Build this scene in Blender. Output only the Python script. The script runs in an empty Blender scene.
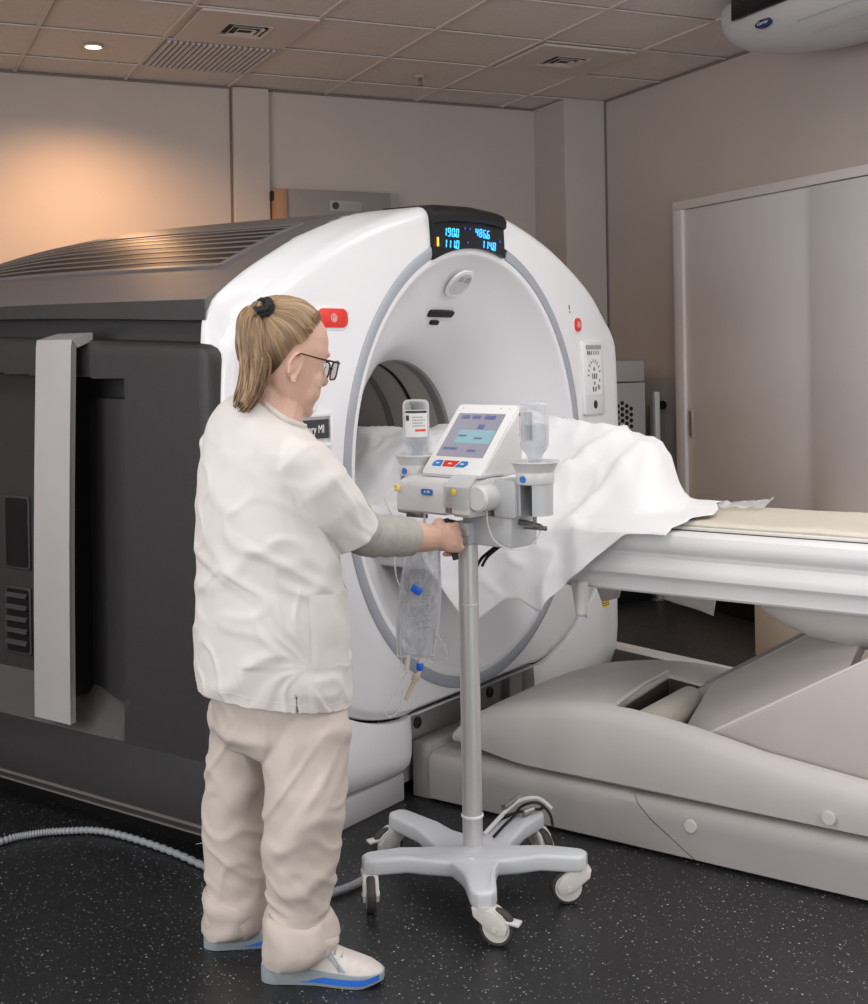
import bpy, bmesh, math, random
from mathutils import Vector, Matrix, noise
from mathutils.bvhtree import BVHTree

random.seed(4)
SC = bpy.context.scene
COL = SC.collection
PI = math.pi
R = math.radians
sin, cos = math.sin, math.cos

# ------------------------------------------------------------------ frames
CAM_H = 1.45
YAW = 0.42743                      # the camera looks this far to the right of the back wall's normal
FOCAL = 1260.2                     # pixels, for an 868 px wide frame
HEAD = Matrix.Rotation(-YAW, 4, 'Z')          # camera-heading frame: x right, y away
GANTRY = Matrix.Translation((1.9114, 3.9789, 0)) @ Matrix.Rotation(R(30.01), 4, 'Z')   # x across the front, y into the bore


def at(px, py, dist):
    """point in the heading frame seen at a pixel, `dist` metres ahead (used for measuring)"""
    x, y = px - 434, py - 354.14
    c, s = cos(0.01711), sin(0.01711)
    x, y = c * x - s * y, s * x + c * y
    return Vector((x * dist / FOCAL, dist, CAM_H - y * dist / FOCAL))


def lerp(a, b, t): return a + (b - a) * t
def clamp(x, a=0.0, b=1.0): return max(a, min(b, x))
def sstep(a, b, x):
    t = clamp((x - a) / (b - a)); return t * t * (3 - 2 * t)
def interp(tab, x):
    if x <= tab[0][0]: return tab[0][1]
    for (x0, y0), (x1, y1) in zip(tab, tab[1:]):
        if x <= x1: return y0 + (y1 - y0) * (x - x0) / (x1 - x0)
    return tab[-1][1]
def fbm(p, o=3):
    return sum(noise.noise(p * (2 ** i)) / (2 ** i) for i in range(o))


# ------------------------------------------------------------------ materials
def mat(name, color, rough=0.5, metal=0.0, var=0.0, vscale=8.0, bump=0.0, bscale=200.0, spec=0.5, emit=None, estr=0.0, trans=0.0, alpha=1.0, coat=0.0, sheen=0.0):
    m = bpy.data.materials.new(name); m.use_nodes = True
    nt = m.node_tree; b = nt.nodes['Principled BSDF']
    c = tuple(color) + (1,)
    b.inputs['Base Color'].default_value = c
    b.inputs['Roughness'].default_value = rough
    b.inputs['Metallic'].default_value = metal
    b.inputs['Specular IOR Level'].default_value = spec
    if trans: b.inputs['Transmission Weight'].default_value = trans
    if coat: b.inputs['Coat Weight'].default_value = coat
    if sheen: b.inputs['Sheen Weight'].default_value = sheen
    if alpha < 1: b.inputs['Alpha'].default_value = alpha
    if emit:
        b.inputs['Emission Color'].default_value = tuple(emit) + (1,)
        b.inputs['Emission Strength'].default_value = estr
    tc = nt.nodes.new('ShaderNodeTexCoord')
    if var:
        n = nt.nodes.new('ShaderNodeTexNoise'); n.inputs['Scale'].default_value = vscale; n.inputs['Detail'].default_value = 4
        r = nt.nodes.new('ShaderNodeValToRGB')
        r.color_ramp.elements[0].position = 0.3; r.color_ramp.elements[1].position = 0.7
        r.color_ramp.elements[0].color = tuple(v * (1 - var) for v in color) + (1,)
        r.color_ramp.elements[1].color = tuple(min(1, v * (1 + var)) for v in color) + (1,)
        nt.links.new(tc.outputs['Object'], n.inputs['Vector'])
        nt.links.new(n.outputs['Fac'], r.inputs['Fac']); nt.links.new(r.outputs['Color'], b.inputs['Base Color'])
    if bump:
        n2 = nt.nodes.new('ShaderNodeTexNoise'); n2.inputs['Scale'].default_value = bscale; n2.inputs['Detail'].default_value = 2
        bp = nt.nodes.new('ShaderNodeBump'); bp.inputs['Strength'].default_value = bump; bp.inputs['Distance'].default_value = 0.002
        nt.links.new(tc.outputs['Object'], n2.inputs['Vector'])
        nt.links.new(n2.outputs['Fac'], bp.inputs['Height']); nt.links.new(bp.outputs['Normal'], b.inputs['Normal'])
    return m


M = {}
M['wall'] = mat('painted wall', (0.56, 0.50, 0.465), 0.75, var=0.03, vscale=2.0, bump=0.15, bscale=150)
M['ceil'] = mat('mineral ceiling tile', (0.74, 0.68, 0.64), 0.9, var=0.05, vscale=60, bump=0.3, bscale=120)
M['ceil_bar'] = mat('ceiling bar paint', (0.66, 0.60, 0.56), 0.6)
M['ceil_gap_shadow'] = mat('ceiling joint and bar shadow', (0.22, 0.19, 0.175), 0.9)
M['white'] = mat('white gloss shell', (0.80, 0.80, 0.83), 0.28, var=0.01, vscale=3, coat=0.15)
M['white_soft'] = mat('white moulded cover', (0.72, 0.71, 0.72), 0.38, var=0.02, vscale=4)
M['table_cover'] = mat('warm grey white cover', (0.55, 0.515, 0.50), 0.42, var=0.03, vscale=5)
M['table_low'] = mat('grey base cover', (0.36, 0.34, 0.328), 0.45, var=0.03, vscale=5)
M['lightgrey'] = mat('light grey plastic', (0.58, 0.58, 0.60), 0.4, var=0.02)
M['ring'] = mat('blue grey trim', (0.36, 0.39, 0.44), 0.4)
M['midgrey'] = mat('mid grey plastic', (0.20, 0.20, 0.205), 0.45, var=0.03)
M['roof'] = mat('anthracite satin', (0.135, 0.122, 0.125), 0.42, var=0.04, vscale=30, bump=0.25, bscale=500)
M['dark'] = mat('charcoal grained plastic', (0.028, 0.026, 0.027), 0.5, var=0.08, vscale=40, bump=0.4, bscale=450)
M['dark2'] = mat('charcoal plastic', (0.034, 0.032, 0.033), 0.5, var=0.06, vscale=40, bump=0.3, bscale=450)
M['black'] = mat('black plastic', (0.007, 0.007, 0.008), 0.42, spec=0.3)
M['blackgloss'] = mat('black glossy glass', (0.008, 0.009, 0.012), 0.15, spec=0.2)
M['silver'] = mat('satin silver', (0.62, 0.60, 0.60), 0.38, metal=0.5, var=0.03, vscale=5)
M['steel'] = mat('brushed steel', (0.55, 0.55, 0.56), 0.3, metal=0.95)
M['alu'] = mat('anodised tube', (0.60, 0.59, 0.60), 0.36, metal=0.45)
M['bore'] = mat('bore liner', (0.42, 0.385, 0.36), 0.5)
M['red'] = mat('red button', (0.72, 0.03, 0.02), 0.35)
M['blue'] = mat('blue print', (0.02, 0.20, 0.62), 0.4)
M['brightblue'] = mat('blue plastic clip', (0.01, 0.14, 0.75), 0.35)
M['yellow'] = mat('yellow label', (0.85, 0.58, 0.03), 0.5)
M['print_white'] = mat('white print', (0.8, 0.8, 0.8), 0.5)
M['print_dark'] = mat('dark print', (0.03, 0.03, 0.035), 0.5)
M['print_grey'] = mat('grey print', (0.35, 0.35, 0.36), 0.5)
M['digit'] = mat('blue digits', (0.05, 0.3, 0.7), 0.4, emit=(0.05, 0.42, 1.0), estr=1.6)
M['digit_amber'] = mat('amber digit', (0.7, 0.3, 0.02), 0.4, emit=(1.0, 0.42, 0.05), estr=1.6)
M['lamp'] = mat('warm lamp', (1, 0.8, 0.5), 0.5, emit=(1.0, 0.66, 0.30), estr=14)
M['pad'] = mat('cream pad vinyl', (0.62, 0.57, 0.49), 0.5, var=0.03, vscale=6)
M['closet'] = mat('off white laminate', (0.80, 0.77, 0.76), 0.42, var=0.015, vscale=3)
M['closet_trim'] = mat('white closet frame', (0.82, 0.79, 0.79), 0.4)
M['cab'] = mat('grey painted cabinet', (0.40, 0.385, 0.38), 0.5)
M['beige'] = mat('beige laminate', (0.72, 0.64, 0.54), 0.55)
M['orange_wood'] = mat('tan side panel', (0.42, 0.25, 0.15), 0.55)
M['plate'] = mat('grey enamel box', (0.30, 0.28, 0.27), 0.5)
M['sheet'] = mat('white cotton sheet', (0.80, 0.795, 0.815), 0.85, sheen=0.1, bump=0.1, bscale=900)
M['cloth'] = mat('white cotton uniform', (0.66, 0.63, 0.605), 0.85, var=0.02, vscale=10, bump=0.12, bscale=900)
M['trouser'] = mat('cream white trousers', (0.56, 0.49, 0.445), 0.85, var=0.02, vscale=10, bump=0.12, bscale=900)
M['undersleeve'] = mat('grey jersey', (0.40, 0.38, 0.355), 0.9, var=0.06, vscale=60)
M['skin'] = mat('skin', (0.62, 0.385, 0.30), 0.5, var=0.09, vscale=14)
M['lip'] = mat('lips', (0.50, 0.19, 0.16), 0.45)
M['hair'] = None
M['black_cloth'] = mat('black elastic', (0.012, 0.012, 0.014), 0.8)
M['tortoise'] = mat('dark brown acetate', (0.05, 0.025, 0.02), 0.25)
M['shoe'] = mat('white mesh shoe', (0.60, 0.56, 0.53), 0.7, var=0.05, vscale=60, bump=0.3, bscale=700)
M['shoe_grey'] = mat('blue grey sole', (0.28, 0.33, 0.36), 0.5)
M['shoe_blue'] = mat('blue midsole', (0.02, 0.14, 0.60), 0.45)
M['cart'] = mat('cart grey paint', (0.56, 0.58, 0.61), 0.35, var=0.02)
M['caster'] = mat('cream caster plastic', (0.62, 0.60, 0.57), 0.4)
M['tyre'] = mat('dark brown tyre', (0.045, 0.038, 0.035), 0.6)
M['pump'] = mat('white pump housing', (0.66, 0.66, 0.665), 0.33, var=0.015)
M['pump_shade'] = mat('light grey pump housing', (0.48, 0.50, 0.52), 0.36)
M['tube'] = mat('clear tubing', (0.80, 0.80, 0.80), 0.2, alpha=0.55)
M['cable'] = mat('grey hose', (0.28, 0.30, 0.32), 0.4)
M['ac'] = mat('white air conditioner', (0.56, 0.55, 0.57), 0.4)
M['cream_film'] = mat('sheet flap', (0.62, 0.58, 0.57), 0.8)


def glassy(name, tint, gloss=0.25, fac=0.35):
    """thin clear plastic: mostly see-through, with a sheen at the edges"""
    m = bpy.data.materials.new(name); m.use_nodes = True; nt = m.node_tree
    nt.nodes.remove(nt.nodes['Principled BSDF'])
    out = nt.nodes['Material Output']
    t = nt.nodes.new('ShaderNodeBsdfTransparent'); t.inputs['Color'].default_value = tuple(tint) + (1,)
    g = nt.nodes.new('ShaderNodeBsdfPrincipled'); g.inputs['Base Color'].default_value = (0.75, 0.76, 0.78, 1); g.inputs['Roughness'].default_value = 0.12
    lw = nt.nodes.new('ShaderNodeLayerWeight'); lw.inputs['Blend'].default_value = fac
    mx = nt.nodes.new('ShaderNodeMath'); mx.operation = 'MULTIPLY_ADD'; mx.inputs[1].default_value = 0.75; mx.inputs[2].default_value = gloss
    ms = nt.nodes.new('ShaderNodeMixShader')
    nt.links.new(lw.outputs['Facing'], mx.inputs[0]); nt.links.new(mx.outputs[0], ms.inputs[0])
    nt.links.new(t.outputs[0], ms.inputs[1]); nt.links.new(g.outputs[0], ms.inputs[2]); nt.links.new(ms.outputs[0], out.inputs['Surface'])
    return m


M['glass'] = glassy('clear bottle glass', (0.90, 0.92, 0.93), 0.10, 0.45)
M['film'] = glassy('clear plastic film', (0.90, 0.91, 0.92), 0.16, 0.35)
M['lens'] = glassy('spectacle lens', (0.93, 0.94, 0.94), 0.04, 0.2)
M['fluid'] = glassy('clear fluid', (0.86, 0.88, 0.90), 0.12, 0.4)


def hair_mat():
    m = mat('dark blond hair', (0.28, 0.18, 0.10), 0.42); nt = m.node_tree; b = nt.nodes['Principled BSDF']
    at_ = nt.nodes.new('ShaderNodeAttribute'); at_.attribute_name = 'tone'
    r = nt.nodes.new('ShaderNodeValToRGB')
    e = r.color_ramp.elements
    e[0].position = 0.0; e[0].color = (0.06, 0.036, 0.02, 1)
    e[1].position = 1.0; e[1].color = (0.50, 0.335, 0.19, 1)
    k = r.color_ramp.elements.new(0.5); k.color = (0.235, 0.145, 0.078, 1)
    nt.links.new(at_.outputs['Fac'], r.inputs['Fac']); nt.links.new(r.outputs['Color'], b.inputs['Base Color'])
    b.inputs['Anisotropic'].default_value = 0.4
    return m


M['hair'] = hair_mat()


def floor_mat():
    m = mat('speckled dark vinyl', (0.02, 0.02, 0.022), 0.42); nt = m.node_tree; b = nt.nodes['Principled BSDF']
    tc = nt.nodes.new('ShaderNodeTexCoord')
    def flecks(scale, thr, keep):
        v = nt.nodes.new('ShaderNodeTexVoronoi'); v.inputs['Scale'].default_value = scale
        nt.links.new(tc.outputs['Object'], v.inputs['Vector'])
        lt = nt.nodes.new('ShaderNodeMath'); lt.operation = 'LESS_THAN'; lt.inputs[1].default_value = thr
        nt.links.new(v.outputs['Distance'], lt.inputs[0])
        sp = nt.nodes.new('ShaderNodeSeparateColor'); nt.links.new(v.outputs['Color'], sp.inputs[0])
        g = nt.nodes.new('ShaderNodeMath'); g.operation = 'GREATER_THAN'; g.inputs[1].default_value = keep
        nt.links.new(sp.outputs[0], g.inputs[0])
        mu = nt.nodes.new('ShaderNodeMath'); mu.operation = 'MULTIPLY'
        nt.links.new(lt.outputs[0], mu.inputs[0]); nt.links.new(g.outputs[0], mu.inputs[1])
        sc = nt.nodes.new('ShaderNodeMath'); sc.operation = 'MULTIPLY'
        nt.links.new(mu.outputs[0], sc.inputs[0]); nt.links.new(sp.outputs[1], sc.inputs[1])
        return sc
    f1 = flecks(62, 0.17, 0.55); f2 = flecks(120, 0.2, 0.6)
    ad = nt.nodes.new('ShaderNodeMath'); ad.operation = 'MAXIMUM'
    nt.links.new(f1.outputs[0], ad.inputs[0]); nt.links.new(f2.outputs[0], ad.inputs[1])
    n = nt.nodes.new('ShaderNodeTexNoise'); n.inputs['Scale'].default_value = 90
    nt.links.new(tc.outputs['Object'], n.inputs['Vector'])
    r = nt.nodes.new('ShaderNodeValToRGB')
    r.color_ramp.elements[0].color = (0.008, 0.0085, 0.010, 1); r.color_ramp.elements[1].color = (0.022, 0.0225, 0.025, 1)
    nt.links.new(n.outputs['Fac'], r.inputs['Fac'])
    mx = nt.nodes.new('ShaderNodeMix'); mx.data_type = 'RGBA'
    nt.links.new(ad.outputs[0], mx.inputs[0]); nt.links.new(r.outputs['Color'], mx.inputs[6]); mx.inputs[7].default_value = (0.42, 0.42, 0.42, 1)
    nt.links.new(mx.outputs[2], b.inputs['Base Color'])
    return m


M['floor'] = floor_mat()


# ------------------------------------------------------------------ geometry helpers
class MB:
    def __init__(self): self.bm = bmesh.new(); self.mi = 0
    def _tag(self, faces):
        for f in faces: f.material_index = self.mi
    def box(self, c, s, rot=None, bevel=0.0, seg=2, M_=None):
        r = bmesh.ops.create_cube(self.bm, size=1)
        vs = r['verts']
        mtx = Matrix.Translation(c) @ (rot.to_4x4() if rot else Matrix.Identity(4)) @ Matrix.Diagonal((*s, 1))
        if M_: mtx = M_ @ mtx
        bmesh.ops.transform(self.bm, matrix=mtx, verts=vs)
        fs = set(f for v in vs for f in v.link_faces)
        if bevel:
            es = list(set(e for v in vs for e in v.link_edges))
            g = bmesh.ops.bevel(self.bm, geom=es, offset=bevel, segments=seg, profile=0.5, affect='EDGES', clamp_overlap=True)
            fs = set(g['faces']) | set(f for f in fs if f.is_valid)
        self._tag(fs); return self
    def prism(self, poly, a, b, axis='x', bevel=0.0, seg=2):
        """poly: 2D points in the plane normal to axis; extruded from a to b"""
        def P(p, t):
            return {'x': (t, p[0], p[1]), 'y': (p[0], t, p[1]), 'z': (p[0], p[1], t)}[axis]
        v0 = [self.bm.verts.new(P(p, a)) for p in poly]; v1 = [self.bm.verts.new(P(p, b)) for p in poly]
        n = len(poly); fs = [self.bm.faces.new(v0), self.bm.faces.new(v1[::-1])]
        ca, cb = fs[0], fs[1]
        for i in range(n):
            j = (i + 1) % n; fs.append(self.bm.faces.new((v0[j], v0[i], v1[i], v1[j])))
        bmesh.ops.recalc_face_normals(self.bm, faces=fs)
        if bevel:
            es = list(ca.edges) + list(cb.edges)
            g = bmesh.ops.bevel(self.bm, geom=es, offset=bevel, segments=seg, profile=0.5, affect='EDGES', clamp_overlap=True)
            fs = list(g['faces']) + [f for f in fs if f.is_valid]
        self._tag(fs); return self
    def loft(self, rings, caps=True, closed=True):
        vs = [[self.bm.verts.new(p) for p in r] for r in rings]; fs = []
        n = len(rings[0])
        for a, b in zip(vs, vs[1:]):
            for i in range(n if closed else n - 1):
                j = (i + 1) % n
                fs.append(self.bm.faces.new((a[i], a[j], b[j], b[i])))
        if caps and closed:
            fs.append(self.bm.faces.new(vs[0][::-1])); fs.append(self.bm.faces.new(vs[-1]))
        bmesh.ops.recalc_face_normals(self.bm, faces=fs)
        self._tag(fs); return self
    def grid(self, rows, flip=False):
        vs = [[self.bm.verts.new(p) for p in r] for r in rings_check(rows)]; fs = []
        for a, b in zip(vs, vs[1:]):
            for i in range(len(a) - 1):
                q = (a[i], a[i + 1], b[i + 1], b[i])
                fs.append(self.bm.faces.new(q[::-1] if flip else q))
        self._tag(fs); return self
    def tube(self, path, rad, n=10, caps=True, flat=1.0):
        path = [Vector(p) for p in path]
        if not isinstance(rad, (list, tuple)): rad = [rad] * len(path)
        rings = []; up = None
        for i, p in enumerate(path):
            t = (path[min(i + 1, len(path) - 1)] - path[max(i - 1, 0)]).normalized()
            if up is None:
                up = Vector((0, 0, 1)) if abs(t.z) < 0.9 else Vector((0, 1, 0))
            up = (up - t * up.dot(t)).normalized(); sd = t.cross(up)
            rings.append([p + (sd * cos(2 * PI * k / n) + up * sin(2 * PI * k / n) * flat) * rad[i] for k in range(n)])
        return self.loft(rings, caps)
    def lathe(self, prof, c=(0, 0, 0), n=32, axis='z', M_=None):
        """prof: (radius, height) list"""
        c = Vector(c); rings = []
        for r, h in prof:
            ring = []
            for k in range(n):
                a = 2 * PI * k / n
                v = {'z': Vector((r * cos(a), r * sin(a), h)), 'y': Vector((r * cos(a), h, r * sin(a))), 'x': Vector((h, r * cos(a), r * sin(a)))}[axis]
                if M_: v = M_ @ v
                ring.append(c + v)
            rings.append(ring)
        return self.loft(rings, True)
    def ball(self, c, r, n=16, M_=None):
        g = bmesh.ops.create_uvsphere(self.bm, u_segments=n, v_segments=max(6, n // 2), radius=1)
        if not isinstance(r, (tuple, list)): r = (r, r, r)
        m = Matrix.Translation(c) @ (M_ if M_ else Matrix.Identity(4)) @ Matrix.Diagonal((*r, 1))
        bmesh.ops.transform(self.bm, matrix=m, verts=g['verts'])
        self._tag(set(f for v in g['verts'] for f in v.link_faces)); return self
    def disc(self, c, r, nrm, th=0.002, n=24):
        q = Vector(nrm).to_track_quat('Z', 'Y').to_matrix().to_4x4()
        return self.lathe([(r, 0), (r, th)], c, n, 'z', q)


def rings_check(r): return r


OFF = {}       # where each thing's base sits inside its frame


def smooth_mesh(me, angle=38):
    bm = bmesh.new(); bm.from_mesh(me)
    for f in bm.faces: f.smooth = True
    ca = R(angle)
    for e in bm.edges:
        if len(e.link_faces) == 2 and e.calc_face_angle(0) > ca: e.smooth = False
    bm.to_mesh(me); bm.free()


def obj(name, mb, m, parent=None, smooth=True, angle=38, frame=None):
    """links the collected shapes as ONE mesh object"""
    bm = mb.bm if isinstance(mb, MB) else None
    if bm is not None:
        me = bpy.data.meshes.new(name); bmesh.ops.remove_doubles(bm, verts=bm.verts, dist=1e-6)
        bm.to_mesh(me); bm.free()
    else:
        me = mb; me.name = name
    off = OFF.get(parent.name) if parent else None
    if parent and off is None and parent.parent: off = OFF.get(parent.parent.name)
    if parent and off is None and parent.parent and parent.parent.parent: off = OFF.get(parent.parent.parent.name)
    if off is not None: me.transform(Matrix.Translation(-off))
    if frame is not None: me.transform(frame)
    if smooth: smooth_mesh(me, angle)
    ms = m if isinstance(m, (list, tuple)) else [m]
    for x in ms: me.materials.append(x)
    o = bpy.data.objects.new(name, me); COL.objects.link(o)
    if parent: o.parent = parent
    return o


def tag(o, label=None, cat=None, group=None, kind=None):
    if label: o['label'] = label
    if cat: o['category'] = cat
    if group: o['group'] = group
    if kind: o['kind'] = kind
    return o


def thing(name, label, cat, frame=None, base=(0, 0, 0), group=None):
    """an Empty at the thing's base; its parts are given in `frame` coordinates"""
    o = bpy.data.objects.new(name, None); COL.objects.link(o)
    f = frame if frame is not None else Matrix.Identity(4)
    o.matrix_world = f @ Matrix.Translation(base)
    o.empty_display_size = 0.1
    OFF[o.name] = Vector(base)
    return tag(o, label, cat, group)


def solo(name, mb, m, label, cat, frame=None, base=(0, 0, 0), group=None, smooth=True, angle=38):
    """a thing that is one mesh, its origin at its base"""
    me_o = obj(name, mb, m, None, smooth, angle)
    me_o.data.transform(Matrix.Translation(-Vector(base)))
    f = frame if frame is not None else Matrix.Identity(4)
    me_o.matrix_world = f @ Matrix.Translation(base)
    return tag(me_o, label, cat, group)


def struct(name, mb, m, smooth=False):
    o = obj(name, mb, m, None, smooth); o['kind'] = 'structure'; return o


def text_mesh(s, size, M_, ext=0.0008, align='CENTER', width=1.0):
    cu = bpy.data.curves.new('t', 'FONT'); cu.body = s; cu.size = size; cu.extrude = ext
    cu.align_x = align; cu.align_y = 'CENTER'; cu.space_character = 1.0
    to = bpy.data.objects.new('t', cu); COL.objects.link(to)
    dg = bpy.context.evaluated_depsgraph_get()
    me = bpy.data.meshes.new_from_object(to.evaluated_get(dg))
    bpy.data.objects.remove(to); bpy.data.curves.remove(cu)
    me.transform(M_ @ Matrix.Diagonal((width, 1, 1, 1)))
    return me


def fuse(mb, voxel, smooth=4, fac=0.5):
    """one continuous skin over overlapping volumes"""
    bm = mb.bm; me = bpy.data.meshes.new('f'); bm.to_mesh(me); bm.free()
    o = bpy.data.objects.new('f', me); COL.objects.link(o)
    r = o.modifiers.new('r', 'REMESH'); r.mode = 'VOXEL'; r.voxel_size = voxel
    if smooth:
        s = o.modifiers.new('s', 'SMOOTH'); s.iterations = smooth; s.factor = fac
    dg = bpy.context.evaluated_depsgraph_get()
    out = bpy.data.meshes.new_from_object(o.evaluated_get(dg))
    bpy.data.objects.remove(o); bpy.data.meshes.remove(me)
    return out


def rrect(cx, cy, w, h, r, n=5):
    """rounded rectangle outline"""
    pts = []
    for (sx, sy, a0) in ((1, 1, 0), (-1, 1, 90), (-1, -1, 180), (1, -1, 270)):
        for k in range(n + 1):
            a = R(a0 + 90 * k / n)
            pts.append((cx + sx * (w / 2 - r) + r * cos(a), cy + sy * (h / 2 - r) + r * sin(a)))
    return pts


def spline(pts, n):
    """Catmull-Rom through points"""
    pts = [Vector(p) for p in pts]; out = []
    for i in range(len(pts) - 1):
        p0, p1, p2, p3 = pts[max(i - 1, 0)], pts[i], pts[i + 1], pts[min(i + 2, len(pts) - 1)]
        for k in range(n):
            t = k / n
            out.append(0.5 * ((2 * p1) + (p2 - p0) * t + (2 * p0 - 5 * p1 + 4 * p2 - p3) * t * t + (3 * p1 - p0 - 3 * p2 + p3) * t ** 3))
    out.append(pts[-1]); return out

# ================================================================== THE ROOM
CEIL = 3.037
XW, YW = 4.335, 7.22
XL, YF = -3.2, -2.6

struct('floor', MB().box(((XL + XW) / 2, (YF + YW) / 2, -0.05), (XW - XL + 0.4, YW - YF + 0.4, 0.1)), M['floor'])
struct('wall_back', MB().box(((XL + XW) / 2, YW + 0.05, CEIL / 2), (XW - XL + 0.4, 0.1, CEIL)), M['wall'])
struct('wall_right', MB().box((XW + 0.05, (YF + YW) / 2, CEIL / 2), (0.1, YW - YF, CEIL)), M['wall'])
struct('wall_left', MB().box((XL - 0.05, (YF + YW) / 2, CEIL / 2), (0.1, YW - YF, CEIL)), M['wall'])
struct('wall_front', MB().box(((XL + XW) / 2, YF - 0.05, CEIL / 2), (XW - XL + 0.4, 0.1, CEIL)), M['wall'])
struct('ceiling', MB().box(((XL + XW) / 2, (YF + YW) / 2, CEIL + 0.056), (XW - XL + 0.4, YW - YF + 0.4, 0.1)), M['ceil'])
# suspended grid of the ceiling
g = MB()
gx = [0.795 + 0.6 * i for i in range(-6, 6)]
gy = [6.22 + 0.62 * j for j in range(-13, 2)]
for x in gx:
    if XL < x < XW: g.box((x, (YF + YW) / 2, CEIL + 0.0015), (0.020, YW - YF, 0.009))
for y in gy: g.box(((XL + XW) / 2, y, CEIL + 0.001), (XW - XL, 0.020, 0.009))
g.mi = 1  # shadow beside each bar laid in as a dark strip; edge joints share it
for x in gx:
    if XL < x < XW: g.box((x + 0.0125, (YF + YW) / 2, CEIL + 0.0042), (0.005, YW - YF, 0.004))
for y in gy: g.box(((XL + XW) / 2, y - 0.0125, CEIL + 0.0042), (XW - XL, 0.005, 0.004))
g.box(((XL + XW) / 2, YW - 0.004, CEIL - 0.004), (XW - XL, 0.008, 0.012)); g.box((XW - 0.004, (YF + YW) / 2, CEIL - 0.004), (0.008, YW - YF, 0.012))
struct('trim_1', g, [M['ceil_bar'], M['ceil_gap_shadow']])
# flat pilasters of the back wall
g = MB().box((2.115, 7.20, CEIL / 2), (0.215, 0.05, CEIL - 0.006), bevel=0.004)
g.mi = 1; g.box((2.000, 7.213, CEIL / 2), (0.010, 0.012, CEIL - 0.01)); g.box((2.226, 7.213, CEIL / 2), (0.008, 0.012, CEIL - 0.01))
struct('trim_2', g, [M['wall'], mat('wall joint', (0.20, 0.165, 0.14), 0.8)])
g = MB().box((4.185, 7.03, CEIL / 2), (0.30, 0.40, CEIL - 0.006), bevel=0.004)
struct('trim_3', g, M['wall'])
g = MB().box((XW - 0.004, 6.822, CEIL / 2), (0.010, 0.014, CEIL - 0.01))
struct('trim_4', g, mat('corner joint', (0.20, 0.18, 0.165), 0.8))
struct('baseboard_back', MB().box((0.5, YW - 0.008, 0.05), (7.3, 0.016, 0.10), bevel=0.003), M['midgrey'])
struct('baseboard_right', MB().box((XW - 0.008, 6.48, 0.05), (0.016, 0.6, 0.10), bevel=0.003), M['black'])

# ---- ceiling fittings
t = thing('downlight', 'lit warm recessed downlight in the ceiling above the left wall', 'ceiling light', None, (1.097, 6.50, CEIL))
obj('trim_ring', MB().lathe([(0.036, 0.004), (0.052, 0.0), (0.055, -0.005), (0.05, -0.009), (0.04, -0.008), (0.036, 0.004)], (1.097, 6.50, CEIL), 28), M['ceil_bar'], t)
obj('lamp', MB().lathe([(0.001, -0.006), (0.037, -0.005), (0.037, 0.002)], (1.097, 6.50, CEIL), 24), M['lamp'], t)


def air_vent(x, y, wx, wy, label):
    t = thing('ceiling_vent', label, 'air vent', None, (x, y, CEIL), 'square ceiling air vents')
    p = MB()
    for sy in (-1, 1): p.box((x, y + sy * wy * 0.345, CEIL - 0.006), (wx, wy * 0.31, 0.012))
    for sx in (-1, 1): p.box((x + sx * wx * 0.345, y, CEIL - 0.006), (wx * 0.31, wy * 0.38, 0.012))
    obj('vent_plate', p, M['ceil_bar'], t, smooth=False)
    obj('vent_duct', MB().box((x, y, CEIL + 0.002), (wx * 0.38, wy * 0.38, 0.004)), M['black'], t)
    b = MB()
    for k, s in enumerate((0.36, 0.25, 0.14)):
        z = CEIL - 0.012 - 0.002 * k
        hx, hy = wx * s / 2 * 1.05, wy * s / 2 * 1.05
        for (cx, cy, lx, ly, rx, ry) in ((0, hy, 2 * hx, 0.014, -0.6, 0), (0, -hy, 2 * hx, 0.014, 0.6, 0), (hx, 0, 0.014, 2 * hy, 0, 0.6), (-hx, 0, 0.014, 2 * hy, 0, -0.6)):
            b.box((x + cx, y + cy, z), (lx, ly, 0.002), Matrix.Rotation(rx, 3, 'X') @ Matrix.Rotation(ry, 3, 'Y'))
    obj('vent_blade', b, M['ceil_bar'], t, smooth=False)


air_vent(1.715, 5.90, 0.56, 0.58, 'square ceiling air vent next to the ribbed grille')
air_vent(3.50, 5.92, 0.56, 0.56, 'square ceiling air vent near the room corner')
t = thing('ceiling_grille', 'grey ribbed ceiling grille panel beside the downlight', 'ceiling grille', None, (1.69, 6.52, CEIL))
obj('backing', MB().box((1.695, 6.52, CEIL - 0.002), (0.57, 0.575, 0.006)), mat('grille backing', (0.36, 0.36, 0.38), 0.6), t)
b = MB()
for k in range(19):
    b.box((1.695 - 0.27 + 0.03 * k, 6.52, CEIL - 0.008), (0.016, 0.565, 0.012), Matrix.Rotation(0.35, 3, 'Y'))
obj('ribs', b, mat('grey rib', (0.55, 0.55, 0.58), 0.5), t, smooth=False)
t = thing('sprinkler', 'small brass ceiling sprinkler head', 'sprinkler', None, (2.93, 6.56, CEIL))
obj('escutcheon', MB().lathe([(0.032, 0.002), (0.034, -0.003), (0.018, -0.010), (0.012, -0.012)], (2.93, 6.56, CEIL), 20), M['ceil_bar'], t)
b = MB().lathe([(0.010, -0.008), (0.010, -0.030), (0.005, -0.032)], (2.93, 6.56, CEIL), 12)
for s in (-1, 1): b.tube([(2.93 + s * 0.009, 6.56, CEIL - 0.028), (2.93 + s * 0.014, 6.56, CEIL - 0.038), (2.93, 6.56, CEIL - 0.052)], 0.0025, 6)
b.lathe([(0.004, -0.050), (0.017, -0.053), (0.017, -0.055), (0.003, -0.057)], (2.93, 6.56, CEIL), 16)
obj('sprinkler_head', b, mat('brass', (0.22, 0.16, 0.10), 0.4, metal=0.7), t)

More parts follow.
